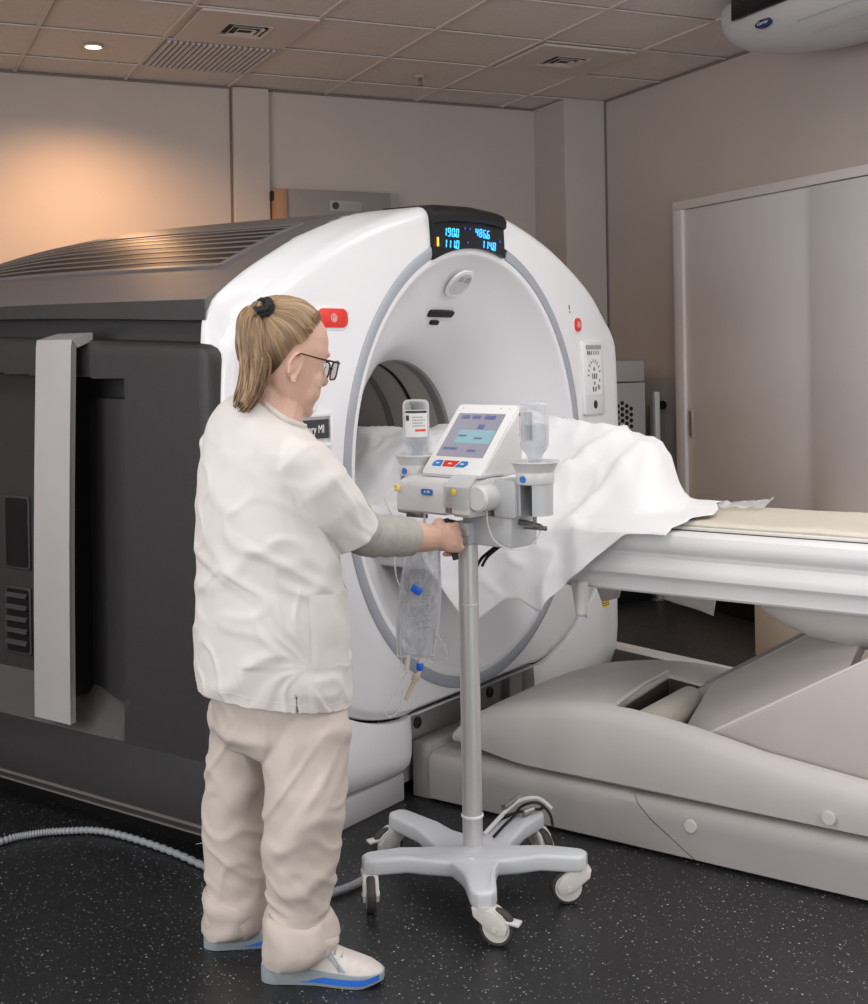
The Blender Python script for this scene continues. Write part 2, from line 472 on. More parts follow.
# ---- air conditioner hung under the ceiling
t = thing('air_conditioner', 'white air conditioner unit hung under the ceiling at the right', 'air conditioner', None, (3.9, 3.6, CEIL - 0.30))
prof = [(4.25, 3.03), (3.62, 3.03), (3.580, 3.022), (3.562, 2.995), (3.562, 2.935), (3.578, 2.865), (3.625, 2.805), (3.72, 2.775), (3.90, 2.780), (4.20, 2.835), (4.25, 2.86)]
cx_, cz_ = 3.92, 2.95
rings = []
for y, s, dx in ((2.4, 1, 0), (4.20, 1, 0), (4.34, 0.985, 0), (4.45, 0.955, 0), (4.54, 0.91, 0), (4.61, 0.85, 0), (4.66, 0.77, 0), (4.69, 0.67, 0), (4.70, 0.5, 0)):
    rings.append([(cx_ + (px - cx_) * (1 - (1 - s) * 0.35), y, min(3.03, cz_ + (pz - cz_) * s)) for px, pz in prof])
obj('housing', MB().loft(rings), M['ac'], t, angle=50)
b = MB().box((3.5610, 3.96, 2.957), (0.014, 1.18, 0.096), Matrix.Rotation(0.02, 3, 'Y'), bevel=0.004)
obj('display_window', b, M['blackgloss'], t)
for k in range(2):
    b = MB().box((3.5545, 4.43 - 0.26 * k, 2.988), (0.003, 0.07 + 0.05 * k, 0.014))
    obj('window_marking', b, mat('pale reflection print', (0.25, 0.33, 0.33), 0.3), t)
b = MB()
for (xx, zz) in ((3.606, 2.823), (3.68, 2.778), (3.80, 2.757)): b.box((xx - 0.001, 3.3, zz), (0.004, 1.75, 0.003), Matrix.Rotation(0.9, 3, 'Y'))
obj('seam', b, mat('soft seam', (0.42, 0.42, 0.44), 0.5), t)
lg = Vector((3.577, 4.36, 2.858))
LM = Matrix.Translation(lg) @ Matrix(((0, 0.26, -0.966, 0), (-1, 0, 0, 0), (0, 0.966, 0.26, 0), (0, 0, 0, 1)))
b = MB(); pts = [(0.052 * cos(2 * PI * k / 32), 0.021 * sin(2 * PI * k / 32)) for k in range(32)]
b.prism(pts, -0.010, 0.003, 'z'); bmesh.ops.transform(b.bm, matrix=LM, verts=b.bm.verts)
badge = obj('badge', b, mat('navy badge', (0.012, 0.018, 0.12), 0.3), t)
obj('badge_lettering', text_mesh('Carrier', 0.024, LM @ Matrix.Translation((0, 0.0, 0.004)), 0.0006), M['print_white'], badge, smooth=False)

# ---- sliding closet on the right wall
t = thing('sliding_door_closet', 'tall off white sliding door closet along the right wall', 'closet', None, (XW, 4.4, 0))
f = MB()
f.box((XW - 0.025, 4.05, 2.277), (0.05, 4.00, 0.05), bevel=0.003)
f.box((XW - 0.025, 6.008, 1.19), (0.05, 0.085, 2.124), bevel=0.003)
obj('frame', f, M['closet_trim'], t)
obj('toe_kick', MB().box((XW - 0.026, 4.05, 0.065), (0.05, 4.00, 0.13)), M['black'], t)
f = MB().box((XW - 0.012, 6.058, 1.15), (0.024, 0.012, 2.30))
obj('frame_edge', f, mat('tan frame edge', (0.30, 0.22, 0.15), 0.6), t)
d1 = obj('sliding_door', MB().box((XW - 0.020, 5.37, 1.19), (0.018, 1.20, 2.12), bevel=0.002), M['closet'], t)
obj('recessed_handle', MB().box((XW - 0.031, 5.935, 1.03), (0.006, 0.04, 0.165), bevel=0.002), M['silver'], d1)
obj('handle_slot', MB().box((XW - 0.0355, 5.933, 1.03), (0.004, 0.022, 0.14)), M['midgrey'], d1)
obj('sliding_door', MB().box((XW - 0.042, 4.31, 1.188), (0.018, 1.17, 2.116), bevel=0.002), M['closet'], t)
obj('sliding_door', MB().box((XW - 0.020, 3.13, 1.19), (0.018, 1.20, 2.12), bevel=0.002), M['closet'], t)

# ---- box on the back wall above the scanner
t = thing('wall_box', 'grey enamel box on the back wall with a small label plate', 'wall box', None, (2.62, YW, 1.9))
obj('box_body', MB().box((2.625, YW - 0.07, 2.12), (0.66, 0.14, 0.63), bevel=0.006), M['plate'], t)
obj('side_panel', MB().box((2.263, YW - 0.075, 2.12), (0.062, 0.15, 0.63), bevel=0.003), M['orange_wood'], t)
obj('hinge', MB().box((2.235, YW - 0.06, 2.40), (0.035, 0.05, 0.05), bevel=0.004), M['black'], t)
lp = obj('label_plate', MB().box((2.66, YW - 0.142, 2.345), (0.20, 0.004, 0.062), bevel=0.001), mat('label grey', (0.40, 0.39, 0.38), 0.5), t)
WM = Matrix(((1, 0, 0, 0), (0, 0, -1, 0), (0, 1, 0, 0), (0, 0, 0, 1)))       # text upright, facing -y
b = MB().lathe([(0.022, 0), (0.022, -0.003)], (2.595, YW - 0.144, 2.345), 20, 'y')
obj('emblem', b, M['print_dark'], lp)
obj('lettering', text_mesh('MEDICAL', 0.030, Matrix.Translation((2.695, YW - 0.1455, 2.345)) @ WM), M['print_grey'], lp, smooth=False)

# ---- grey perforated cabinet in the corner
t = thing('perforated_cabinet', 'grey metal cabinet with round vent holes behind the scanner', 'cabinet', None, (3.85, 6.4, 0))
obj('body', MB().box((3.836, 6.45, 0.633), (0.62, 0.6, 1.266), bevel=0.008), M['cab'], t)
obj('upper_panel', MB().box((3.836, 6.45, 1.332), (0.62, 0.59, 0.122), bevel=0.008), M['cab'], t)
b = MB()
obj('cabinet_plinth', MB().box((3.836, 6.145, 0.05), (0.60, 0.012, 0.10)), M['black'], t)
for i in range(12):
    for j in range(9):
        if (i * 7 + j * 5 + i * j) % 6 == 0: continue
        x = 4.045 - 0.030 * i; z = 1.15 - 0.034 * j - (0.017 if i % 2 else 0)
        b.lathe([(0.0125, 0.0), (0.0125, -0.003)], (x, 6.15, z), 8, 'y')
obj('vent_holes', b, M['black'], t)
t = thing('upright_post', 'pale metal post standing beside the perforated cabinet', 'post', None, (4.20, 6.12, 0))
obj('post', MB().box((4.198, 6.12, 0.605), (0.032, 0.03, 1.21), bevel=0.004), M['lightgrey'], t)
obj('foot', MB().box((4.205, 6.12, 0.006), (0.09, 0.05, 0.012), bevel=0.003), M['midgrey'], t)
t = thing('folded_stand', 'grey green panel with a black knob leaning in the corner', 'stand', None, (4.27, 6.2, 0))
obj('panel', MB().box((4.268, 6.24, 0.56), (0.075, 0.02, 1.12), bevel=0.003), mat('grey green board', (0.20, 0.215, 0.20), 0.6), t)
obj('knob', MB().lathe([(0.012, 0.03), (0.016, 0.012), (0.026, 0.008), (0.026, -0.018), (0.02, -0.024)], (4.297, 6.212, 1.127), 14, 'y'), M['black'], t)

# ---- things on the floor behind the table
solo('floor_cable_cover', MB().prism([(-0.045, 0), (-0.03, 0.014), (0.03, 0.014), (0.045, 0)], -1.0, 0.62, 'y'), M['closet_trim'],
     'white strip cable cover on the floor behind the table', 'cable cover', Matrix.Translation((3.42, 5.05, 0.0)) @ Matrix.Rotation(R(15), 4, 'Z'))
t = thing('side_cabinet', 'low beige cabinet on the floor behind the patient table', 'cabinet', None, (4.0, 4.55, 0))
obj('body', MB().box((4.04, 4.57, 0.30), (0.42, 0.47, 0.60), bevel=0.006), M['beige'], t)
obj('top', MB().box((4.04, 4.57, 0.612), (0.43, 0.49, 0.024), bevel=0.004), M['closet_trim'], t)
pth = spline([(0.1, 3.86, 0.013), (0.359, 3.982, 0.013), (0.447, 3.999, 0.013), (0.533, 3.985, 0.013), (0.66, 3.915, 0.013), (0.80, 3.68, 0.013), (0.93, 3.36, 0.013), (1.05, 3.20, 0.013), (1.156, 3.200, 0.013), (1.225, 3.228, 0.013), (1.275, 3.262, 0.013)], 40)
rad = [0.0100 + (0.0014 if i % 4 < 2 else -0.0014) for i in range(len(pth))]
solo('floor_hose', MB().tube(pth, rad, 10), M['cable'], 'grey ribbed hose lying across the floor', 'hose', None, (0.45, 3.99, 0), angle=80)
# ================================================================== THE SCANNER
RC = 1.08                      # height of the bore axis
OUT = [(0, 1.957), (0.16, 1.950), (0.31, 1.930), (0.60, 1.842), (0.90, 1.704), (1.08, 1.570), (1.135, 1.512), (1.158, 1.450), (1.172, 1.20), (1.180, 0.80), (1.178, 0.55), (1.172, 0.42)]
SEAM = lambda u: 0.290 if abs(u) < 0.4 else 0.284 + 0.8 * (abs(u) - 0.4) ** 2 if abs(u) < 0.8 else min(0.60, 0.412 + 0.6 * (abs(u) - 0.8))


def outline():
    top = [Vector((p[0], p[1])) for p in OUT]
    top = [Vector((v.x, v.y)) for v in spline([(p.x, p.y, 0) for p in top], 6)]
    top = [v for v in top if v.y > SEAM(v.x)]
    bot = [Vector((u, SEAM(u))) for u in [x * 0.04 for x in range(29, -1, -1)] if u < 1.165]
    half = top + bot
    return half + [Vector((-v.x, v.y)) for v in half[::-1]][1:-1]


OUTL = outline()


def r_out(a):
    """distance from the bore axis to the shell outline, in direction a"""
    dx, dz = cos(a), sin(a); best = 0
    for p, q in zip(OUTL, OUTL[1:] + OUTL[:1]):
        x1, z1, x2, z2 = p.x, p.y - RC, q.x, q.y - RC
        den = dx * (z2 - z1) - dz * (x2 - x1)
        if abs(den) < 1e-9: continue
        tt = (x1 * (z2 - z1) - z1 * (x2 - x1)) / den
        s = (x1 * dz - z1 * dx) / den
        if tt > 0 and -1e-6 <= s <= 1 + 1e-6: best = max(best, tt)
    return best


OUT2 = [(0, 1.957), (0.16, 1.951), (0.284, 1.938), (0.496, 1.901), (0.716, 1.828), (0.85, 1.771), (0.98, 1.711), (1.10, 1.645), (1.148, 1.605), (1.168, 1.54), (1.173, 1.44)]
O2 = [Vector((v.x, v.y)) for v in spline([(p[0], p[1], 0) for p in OUT2], 6)]


def r_out2(a):
    """the same for the roof's outline, which stands a little higher at the shoulders"""
    dx, dz = abs(cos(a)), sin(a); best = r_out(a)
    for p, q in zip(O2, O2[1:]):
        x1, z1, x2, z2 = p.x, p.y - RC, q.x, q.y - RC
        den = dx * (z2 - z1) - dz * (x2 - x1)
        if abs(den) < 1e-9: continue
        tt = (x1 * (z2 - z1) - z1 * (x2 - x1)) / den
        s = (x1 * dz - z1 * dx) / den
        if tt > 0 and -1e-6 <= s <= 1 + 1e-6: best = max(best, tt)
    return best


R_RING, R_IN = 0.727, 0.688
def zf(r): return 1 + 0.066 * sstep(0.40, 0.66, r)        # the ring stands a little taller than wide


def shell_y(u, z):
    """depth (y, into the bore) of the front shell at u, z"""
    a = math.atan2(z - RC, u); r = math.hypot(u, z - RC); ro = r_out(a)
    return -0.066 + 0.041 * clamp((r - R_RING) / 0.42) ** 1.6


scanner = thing('scanner', 'large white and charcoal medical scanner gantry with a round bore', 'scanner', GANTRY)
S = scanner

# white front shell, from the ring out over the rim and back to the roof
NA = 288
rows = []
angs = [2 * PI * k / NA for k in range(NA + 1)]
ro_tab = [r_out(a) for a in angs]
ro2_tab = [r_out2(a) for a in angs]
levels = [0.0, 0.12, 0.25, 0.4, 0.55, 0.7, 0.82, 0.92]
rows = []
for t_ in levels:
    rows.append([(lerp(R_RING, ro - 0.03, t_) * cos(a), -0.066 + 0.041 * clamp((lerp(R_RING, ro - 0.03, t_) - R_RING) / 0.42) ** 1.6, RC + lerp(R_RING * zf(R_RING), min(ro - 0.02, ro - 0.03 + 0.02 * max(0, -sin(a))), t_) * sin(a)) for a, ro in zip(angs, ro_tab)])
for dr, y in ((-0.03, 0.001), (-0.017, 0.008), (-0.006, 0.020), (0.0, 0.040)):
    rows.append([((ro + dr) * cos(a), y - 0.066 + 0.041 * clamp((ro - 0.03 - R_RING) / 0.42) ** 1.6, RC + (ro + dr) * sin(a)) for a, ro in zip(angs, ro_tab)])
# chamfered brow rising to the roof line (upper half only), straight sides below
def ysc(a): return lerp(0.64, 1.0, sstep(0.50, 0.85, sin(a)))
def up(a): return sstep(0.30, 0.62, sin(a))
for y, k in ((0.045, 0.55), (0.075, 0.95), (0.098, 1.0), (0.11, 0.985)):
    rows.append([(lerp(ro, r2, k) * cos(a), y * ysc(a), RC + lerp(ro, r2, k) * sin(a)) for a, ro, r2 in zip(angs, ro_tab, ro2_tab)])
obj('front_cover', MB().grid(rows, True), M['white'], S, angle=35)

# the grey ring, broken at the display
GAP = R(16.6)
ra = [R(90) + GAP + (2 * PI - 2 * GAP) * k / 260 for k in range(261)]
rows = [[(r * cos(a), y, RC + r * zf(r) * sin(a)) for a in ra] for r, y in ((R_RING + 0.001, -0.060), (R_RING, -0.068), (0.722, -0.072), (0.705, -0.073), (0.692, -0.070), (R_IN, -0.064))]
b = MB().grid(rows, True)
obj('ring_trim', b, M['ring'], S)
# white funnel and the bore
prof = [(R_RING - 0.001, -0.056), (R_IN + 0.003, -0.066), (0.676, -0.067), (0.668, -0.063), (0.660, -0.052), (0.640, -0.030), (0.614, -0.004), (0.560, 0.040), (0.504, 0.082), (0.44, 0.145), (0.395, 0.205), (0.372, 0.243), (0.358, 0.268), (0.352, 0.285)]
b = MB().grid([[(r * cos(a), y, RC + r * zf(r) * sin(a)) for a in angs] for r, y in prof], True)
obj('funnel', b, M['white'], S, angle=50)
b = MB().grid([[(r * cos(a), y, RC + r * sin(a)) for a in angs[::3]] for r, y in ((0.352, 0.285), (0.350, 0.30), (0.350, 1.95))], True)
obj('bore_liner', b, M['bore'], S)
for y0, y1, mm in ((0.295, 0.335, 'midgrey'), (0.43, 0.448, 'black'), (0.545, 0.585, 'midgrey')):
    b = MB().grid([[(r * cos(a), y, RC + r * sin(a)) for a in angs[::3]] for r, y in ((0.3502, y0), (0.3465, y0 + 0.003), (0.3465, y1 - 0.003), (0.3502, y1))], True)
    obj('bore_band', b, M[mm], S)

# display set into the top of the ring
du = [lerp(-0.258, 0.180, k / 24) for k in range(25)]
def arc_z(u): return RC + 0.733 * math.sqrt(1 - (u / 0.70) ** 2)      # foot of the panel follows the funnel
def top_z(u): return interp(OUT, abs(u))
spec_ = [(lambda u: arc_z(u), -0.050), (lambda u: arc_z(u), -0.080), (lambda u: lerp(arc_z(u), top_z(u) - 0.055, 0.5), -0.079), (lambda u: top_z(u) - 0.058, -0.077),
         (lambda u: top_z(u) - 0.052, -0.088), (lambda u: top_z(u) - 0.030, -0.090), (lambda u: top_z(u) - 0.010, -0.078), (lambda u: top_z(u) + 0.002, -0.052), (lambda u: top_z(u) + 0.008, -0.01), (lambda u: top_z(u) + 0.009, 0.05), (lambda u: top_z(u) + 0.008, 0.10), (lambda u: top_z(u) - 0.01, 0.13)]
rows = [[(u, y, f(u)) for u in du] for f, y in spec_]
mb = MB(); mb.grid(rows[:4], False)
disp = obj('display', mb, M['blackgloss'], S, angle=50)
mb = MB().grid(rows[3:], False)
for k in (0, -1):
    ed = [r[k] for r in rows]
    mb.grid([ed, [(p[0], 0.13, p[2]) for p in ed]], k == 0)
obj('display_hood', mb, M['black'], disp, angle=50)

SEG = {'0': 'abcdef', '1': 'bc', '4': 'fgbc', '6': 'afgedc', '8': 'abcdefg', '9': 'abcdfg', '5': 'afgcd'}
def digits(mb, s, u0, z0, h, w, pitch, y, slope):
    x = u0
    for ch in s:
        if ch == '.':
            zz = z0 + slope * (x - u0)
            mb.box((x - pitch * 0.2, y, zz + 0.004), (0.007, 0.003, 0.008)); continue
        zz = z0 + slope * (x - u0); th = h * 0.125
        sk = lambda v: 0.12 * (v - zz)
        P = {'a': (x + w / 2, zz + h, w, 0), 'd': (x + w / 2, zz, w, 0), 'g': (x + w / 2, zz + h / 2, w, 0), 'f': (x, zz + h * .75, 0, 1), 'b': (x + w, zz + h * .75, 0, 1), 'e': (x, zz + h * .25, 0, 1), 'c': (x + w, zz + h * .25, 0, 1)}
        for sgm in SEG[ch]:
            cx, cz, ww, vv = P[sgm]
            mb.box((cx + sk(cz), y, cz), (w * 0.92 if not vv else th, 0.003, th if not vv else h * 0.44))
        x += pitch
yy = -0.0845
for s_, u0, z0, dy_, sl in (('190.0', -0.205, 1.845, 0, 0), ('111.0', -0.205, 1.806, 0, 0), ('486.6', -0.012, 1.856, 0.001, -0.06), ('114.8', 0.026, 1.817, 0.001, -0.06)):
    mb = MB(); digits(mb, s_, u0, z0, 0.026, 0.0125, 0.0240, yy + dy_, sl)
    obj('display_digits', mb, M['digit'], disp, smooth=False)
mb = MB().box((-0.240, yy, 1.822), (0.008, 0.003, 0.03))
obj('display_marker', mb, M['digit_amber'], disp, smooth=False)
icm = mat('dim blue icon', (0.02, 0.08, 0.3), 0.4, emit=(0.02, 0.15, 0.8), estr=0.5)
for (u, z) in ((-0.075, 1.878), (-0.045, 1.878), (0.145, 1.846), (-0.06, 1.83)):
    obj('display_icon', MB().box((u, yy + 0.002, z), (0.006, 0.002, 0.007)), icm, disp, smooth=False)

# oval camera window and laser slot on the funnel
def funnel_frame(u, z):
    r = math.hypot(u, z - RC); pr = sorted((p[0], p[1]) for p in prof)
    y = interp(pr, r); y2 = interp(pr, r + 0.02); y1 = interp(pr, r - 0.02)
    sl = (y2 - y1) / 0.04
    vdir = Vector((u / r, sl, (z - RC) / r)).normalized()           # outwards along the surface
    ud = Vector(((z - RC) / r, 0, -u / r)); nd = ud.cross(vdir).normalized()
    m = Matrix((ud, vdir, nd)).transposed().to_4x4()
    return Matrix.Translation((u, y, z)) @ m
fm = funnel_frame(0.0, 1.695)
def place(mb, m): bmesh.ops.transform(mb.bm, matrix=m, verts=mb.bm.verts); return mb
p = obj('camera_window', place(MB().prism(rrect(0, 0, 0.125, 0.115, 0.052, 8), -0.004, 0.004, 'z', 0.002), fm), M['white'], S)
obj('window_glass', place(MB().prism(rrect(0, 0, 0.100, 0.090, 0.042, 8), 0.003, 0.0055, 'z'), fm), mat('smoked grey lens', (0.62, 0.62, 0.65), 0.25), p)
for x, y, w, h in ((-0.015, 0.022, 0.026, 0.02), (0.025, 0.02, 0.03, 0.024), (-0.022, -0.022, 0.006, 0.006)):
    obj('window_detail', place(MB().prism(rrect(x, y, w, h, 0.003, 3), 0.0055, 0.0063, 'z'), fm), M['print_grey'], p)
fm = funnel_frame(0.0, 1.588)
b = MB().prism(rrect(0, 0.004, 0.150, 0.026, 0.009, 4), -0.01, 0.0025, 'z')
p = obj('laser_slot', place(b, fm), M['black'], S)
obj('laser_slot', place(MB().prism(rrect(-0.005, -0.036, 0.046, 0.016, 0.003, 3), -0.01, 0.0025, 'z'), fm), M['black'], S)

# things set into the front shell
def fr(u, z):          # frame on the shell, x right, y up, z out
    y = shell_y(u, z)
    ex = Vector((0.04, shell_y(u + 0.02, z) - shell_y(u - 0.02, z), 0)).normalized()
    ez = Vector((0, shell_y(u, z + 0.02) - shell_y(u, z - 0.02), 0.04)).normalized()
    return Matrix.Translation((u, y, z)) @ Matrix((ex, ez, ex.cross(ez).normalized())).transposed().to_4x4()
for u, z, w, h in ((-0.756, 1.563, 0.125, 0.058), (0.739, 1.556, 0.058, 0.054)):
    f_ = fr(u, z)
    p = obj('stop_button', place(MB().prism(rrect(0, 0, w, h, 0.022, 6), -0.006, 0.009, 'z', 0.004), f_), M['red'], S)
    p['label'] = 'red emergency button'
    b = MB().lathe([(0.013, 0.009), (0.013, 0.0098), (0.0105, 0.0098), (0.0105, 0.009)], (0, 0, 0), 20)
    b.box((0, 0, 0.0092), (0.004, 0.017, 0.001)); b.box((0.0, -0.003, 0.0092), (0.014, 0.004, 0.001))
    obj('button_icon', place(b, f_), mat('pale pink print', (0.85, 0.5, 0.46), 0.4), p)
    # bezel
    obj('button_bezel', place(MB().prism(rrect(0, 0, w + 0.016, h + 0.016, 0.028, 6), -0.006, 0.003, 'z', 0.002), f_), M['white'], p)
f_ = fr(0.677, 1.618)
b = MB().prism(rrect(0, 0, 0.03, 0.05, 0.004, 3), -0.004, 0.001, 'z'); b.mi = 1
b.box((0.0, 0.006, 0.0012), (0.008, 0.018, 0.001)); b.box((0.002, -0.012, 0.0012), (0.010, 0.006, 0.001))
obj('warning_sticker', place(b, f_), [M['print_white'], M['print_dark']], S)

for sgn in (1, -1):
    f_ = fr(0.862, 1.344) if sgn > 0 else fr(-0.945, 1.435)
    p = obj('control_panel', place(MB().prism(rrect(0, 0, 0.205, 0.295, 0.012, 4), -0.01, 0.010, 'z', 0.004), f_), M['white'], S)
    b = MB().prism(rrect(-0.004, 0.032, 0.150, 0.200, 0.004, 3), 0.004, 0.0115, 'z')
    obj('keypad', place(b, f_), mat('white keypad', (0.82, 0.82, 0.84), 0.4), p)
    b = MB()
    for k in range(7): b.box((-0.06 + 0.018 * k, 0.100, 0.012), (0.005 if k > 1 else 0.010, 0.016, 0.001), Matrix.Rotation(0.3 if k < 2 else 0, 3, 'Z'))
    for k in range(9):
        a = R(15 + 165 * k / 8); b.box((0.058 * cos(a) - 0.004, 0.010 + 0.058 * sin(a), 0.012), (0.005, 0.014, 0.001), Matrix.Rotation(a - PI / 2, 3, 'Z'))
    for x, y, w, h, r in ((0, 0.035, .012, .014, .4), (-.018, .006, .007, .022, .3), (.002, .006, .010, .022, 0), (.022, .006, .007, .022, -.3), (0, -.022, .010, .014, 0), (-.014, -.046, .010, .020, .25), (.010, -.046, .010, .020, -.25), (.036, -.038, .006, .022, 0), (.052, -.012, .006, .014, 0), (.050, -.040, .006, .016, 0)):
        b.box((x - 0.004, y, 0.012), (w, h, 0.001), Matrix.Rotation(r, 3, 'Z'))
    obj('key_symbols', place(b, f_), M['print_dark'] if sgn > 0 else M['print_grey'], p)
    b = MB().box((-0.004, 0.123, 0.0125), (0.150, 0.018, 0.002)); obj('keypad_shadow_gap', place(b, f_), M['print_grey'], p)
    b = MB().lathe([(0.017, 0.010), (0.017, 0.012), (0.013, 0.012), (0.013, 0.010)], (0.0, -0.108, 0), 20); b.box((0, -0.108, 0.011), (0.008, 0.018, 0.002))
    obj('panel_knob', place(b, f_), M['print_dark'], p)

# nameplate on the left of the ring
f_ = fr(-0.905, 1.236)
p = obj('nameplate', place(MB().prism(rrect(0, 0, 0.212, 0.056, 0.003, 2), -0.006, 0.010, 'z'), f_), mat('charcoal nameplate', (0.035, 0.035, 0.04), 0.35), S)
obj('nameplate_lettering', text_mesh('Discovery MI', 0.034, f_ @ Matrix.Translation((0.088, -0.001, 0.0103)), 0.0006, 'RIGHT', width=0.74), M['print_white'], p, smooth=False)
b = MB().prism(rrect(0, 0.043, 0.24, 0.014, 0.004, 2), -0.006, 0.012, 'z', 0.002); b.prism(rrect(0, -0.047, 0.24, 0.012, 0.004, 2), -0.006, 0.012, 'z', 0.002)
b.prism(rrect(0.118, -0.003, 0.010, 0.10, 0.003, 2), -0.006, 0.012, 'z', 0.002)
obj('nameplate_frame', place(b, f_), M['white'], p)
f_ = fr(-0.80, 1.135)
b = MB().prism(rrect(0, 0, 0.07, 0.05, 0.006, 3), -0.004, 0.006, 'z', 0.002); obj('socket', place(b, f_), M['white_soft'], S)

# lower white covers left and right of the docking recess
for sgn in (-1, 1):
    us = [0.385 + (1.165 - 0.385) * k / 26 for k in range(27)]
    rows = []
    for t_, dy in ((0.0, 0.03), (0.0, 0.0), (0.3, -0.004), (0.6, -0.004), (0.78, 0.004), (0.90, 0.028), (0.96, 0.06), (1.0, 0.12)):
        row = []
        for u in us:
            z1 = SEAM(u) - 0.006; z0 = 0.085
            y = shell_y(u, SEAM(u) + 0.02) + 0.002 + dy + 0.02 * sstep(0.95, 1.165, u)
            if u > 1.15 or u < 0.39: y += 0.012
            row.append((sgn * u, y, lerp(z1, z0, t_)))
        rows.append(row)
    # end cheeks run back
    for k in (0, -1): pass
    mb = MB().grid(rows, sgn > 0)
    for k in (0, -1):
        ed = [r[k] for r in rows]
        mb.grid([ed, [(p_[0], (0.22 if k == 0 else max(p_[1] + 0.002, 0.075)), p_[2]) for p_ in ed]], (k == 0) == (sgn > 0))
    obj('lower_cover', mb, M['white'], S, angle=45)
b = MB()
for sg in (-1, 1): obj('plinth', MB().box((0.725 * sg, 0.09, 0.045), (0.70, 0.20, 0.09), bevel=0.006), M['lightgrey'], S)
# docking recess
b = MB().box((0, 0.045, 0.165), (0.80, 0.05, 0.25)); b.box((0.315, 0.012, 0.20), (0.09, 0.05, 0.19), bevel=0.004)
p = obj('docking_panel', b, mat('docking panel grey', (0.30, 0.29, 0.285), 0.45), S)
for u, z in ((-0.262, 0.221), (0.182, 0.221)):
    obj('bolt', MB().lathe([(0.020, 0.02), (0.020, 0.014), (0.014, 0.012), (0.014, 0.016), (0.0005, 0.016)], (u, 0, z), 18, 'y'), M['print_dark'], p)
b = MB().prism([(-0.062, 0.292), (-0.075, 0.292), (0.0, 0.262), (0.025, 0.262)], -0.385, 0.385, 'x', 0.003)
obj('docking_lip', b, M['lightgrey'], S)

# charcoal roof with its louvres
def roof_z(u, y):
    a = abs(u)
    z = interp(OUTS, a)
    drop = 0.16 * max(0.0, (y - 1.05) / 1.3) ** 2 * (1 - sstep(0.75, 1.16, a) * 0.9)
    bow = 0.012 * sin(clamp((y - 0.1) / 2.2) * PI)
    return z + bow - drop
# roof cross-section: the outline pushed out by the brow
OUTS = []
for k in range(0, 91, 2):
    a = R(90 - k); ro = r_out2(a)
    OUTS.append((ro * cos(a), RC + ro * sin(a)))
OUTS = [p_ for p_ in OUTS if p_[0] < 1.06]
OUTS.append((1.172, 1.612))
OUTS.sort()
Y0, Y1 = 0.085, 2.35
yy_ = [Y0 + (Y1 - Y0) * k / 40 for k in range(41)]
uu = [-1.168, -1.166, -1.15, -1.12] + [-1.08 + 0.06 * k for k in range(37)] + [1.12, 1.15, 1.166, 1.168]
def rz(u, y):
    return roof_z(abs(u), y)
rows = []
def yf(u, y): return y - 0.03 * sstep(0.75, 1.16, abs(u)) * clamp(1 - (y - Y0) / 0.3)
rows.append([(u, yf(u, yy_[0]), rz(u, yy_[0]) - 0.03) for u in uu])
for y in yy_: rows.append([(u, yf(u, y), rz(u, y)) for u in uu])
rows.append([(u, Y1 + 0.01, rz(u, Y1) - 0.25) for u in uu])
mb = MB().grid(rows, True)
roof_edges = [[(r[k][0], r[k][1], r[k][2]) for r in rows[1:-1]] for k in (0, -1)]
roof = obj('roof_cover', mb, M['roof'], S, angle=40)
mb = MB()
for k, ed in zip((0, -1), roof_edges):
    mb.grid([ed, [(p_[0], p_[1], 1.556 + 0.03 * sin(clamp((p_[1] - 0.1) / 2.2) * PI)) for p_ in ed], [(p_[0] * 0.985, p_[1], 1.553 + 0.03 * sin(clamp((p_[1] - 0.1) / 2.2) * PI)) for p_ in ed]], k == -1)
obj('roof_band', mb, M['dark2'], roof, angle=40)

VU = (-0.95, -0.60); VY = (0.21, 1.75)
def rp(u, y, h=0.0):
    e = 0.01
    n = Vector((-(rz(u + e, y) - rz(u - e, y)) / (2 * e), -(rz(u, y + e) - rz(u, y - e)) / (2 * e), 1)).normalized()
    return Vector((u, y, rz(u, y))) + n * h
def vy0(u): return VY[0]
mb = MB()
us = [lerp(VU[0], VU[1], k / 14) for k in range(15)]; ys = [k / 24 for k in range(25)]
mb.grid([[rp(u, lerp(vy0(u), VY[1], t_), 0.0015) for u in us] for t_ in ys], True)
obj('vent_recess', mb, M['black'], roof)
mb = MB()
def strip(u0, u1, y0, y1, h0, h1, n=24, along='y'):
    A, B, C_, D_ = [], [], [], []
    for k in range(n + 1):
        t_ = k / n
        if along == 'y':
            y = lerp(y0, y1, t_); A.append(rp(u0, y, 0)); B.append(rp(u0, y, h0)); C_.append(rp(u1, y, h1)); D_.append(rp(u1, y, 0))
        else:
            u = lerp(u0, u1, t_); A.append(rp(u, y0, 0)); B.append(rp(u, y0, h0)); C_.append(rp(u, y1, h1)); D_.append(rp(u, y1, 0))
    mb.grid([A, B, C_, D_], along != 'y')
for k in range(1, 8):
    u = lerp(VU[0], VU[1], k / 7.6); strip(u - 0.0055, u + 0.0055, VY[0], VY[1], 0.003, 0.0035)
strip(VU[0] - 0.012, VU[0] + 0.006, VY[0] - 0.012, VY[1], 0.005, 0.004); strip(VU[1] - 0.004, VU[1] + 0.010, VY[0], VY[1], 0.005, 0.005)
strip(VU[0] - 0.012, VU[1] + 0.010, VY[0] - 0.016, VY[0] + 0.004, 0.006, 0.005, 20, 'u'); strip(VU[0], VU[1], VY[1], VY[1] + 0.015, 0.005, 0.005, 20, 'u')
obj('vent_slats', mb, mat('louvre anthracite', (0.17, 0.155, 0.16), 0.4), roof, angle=30)

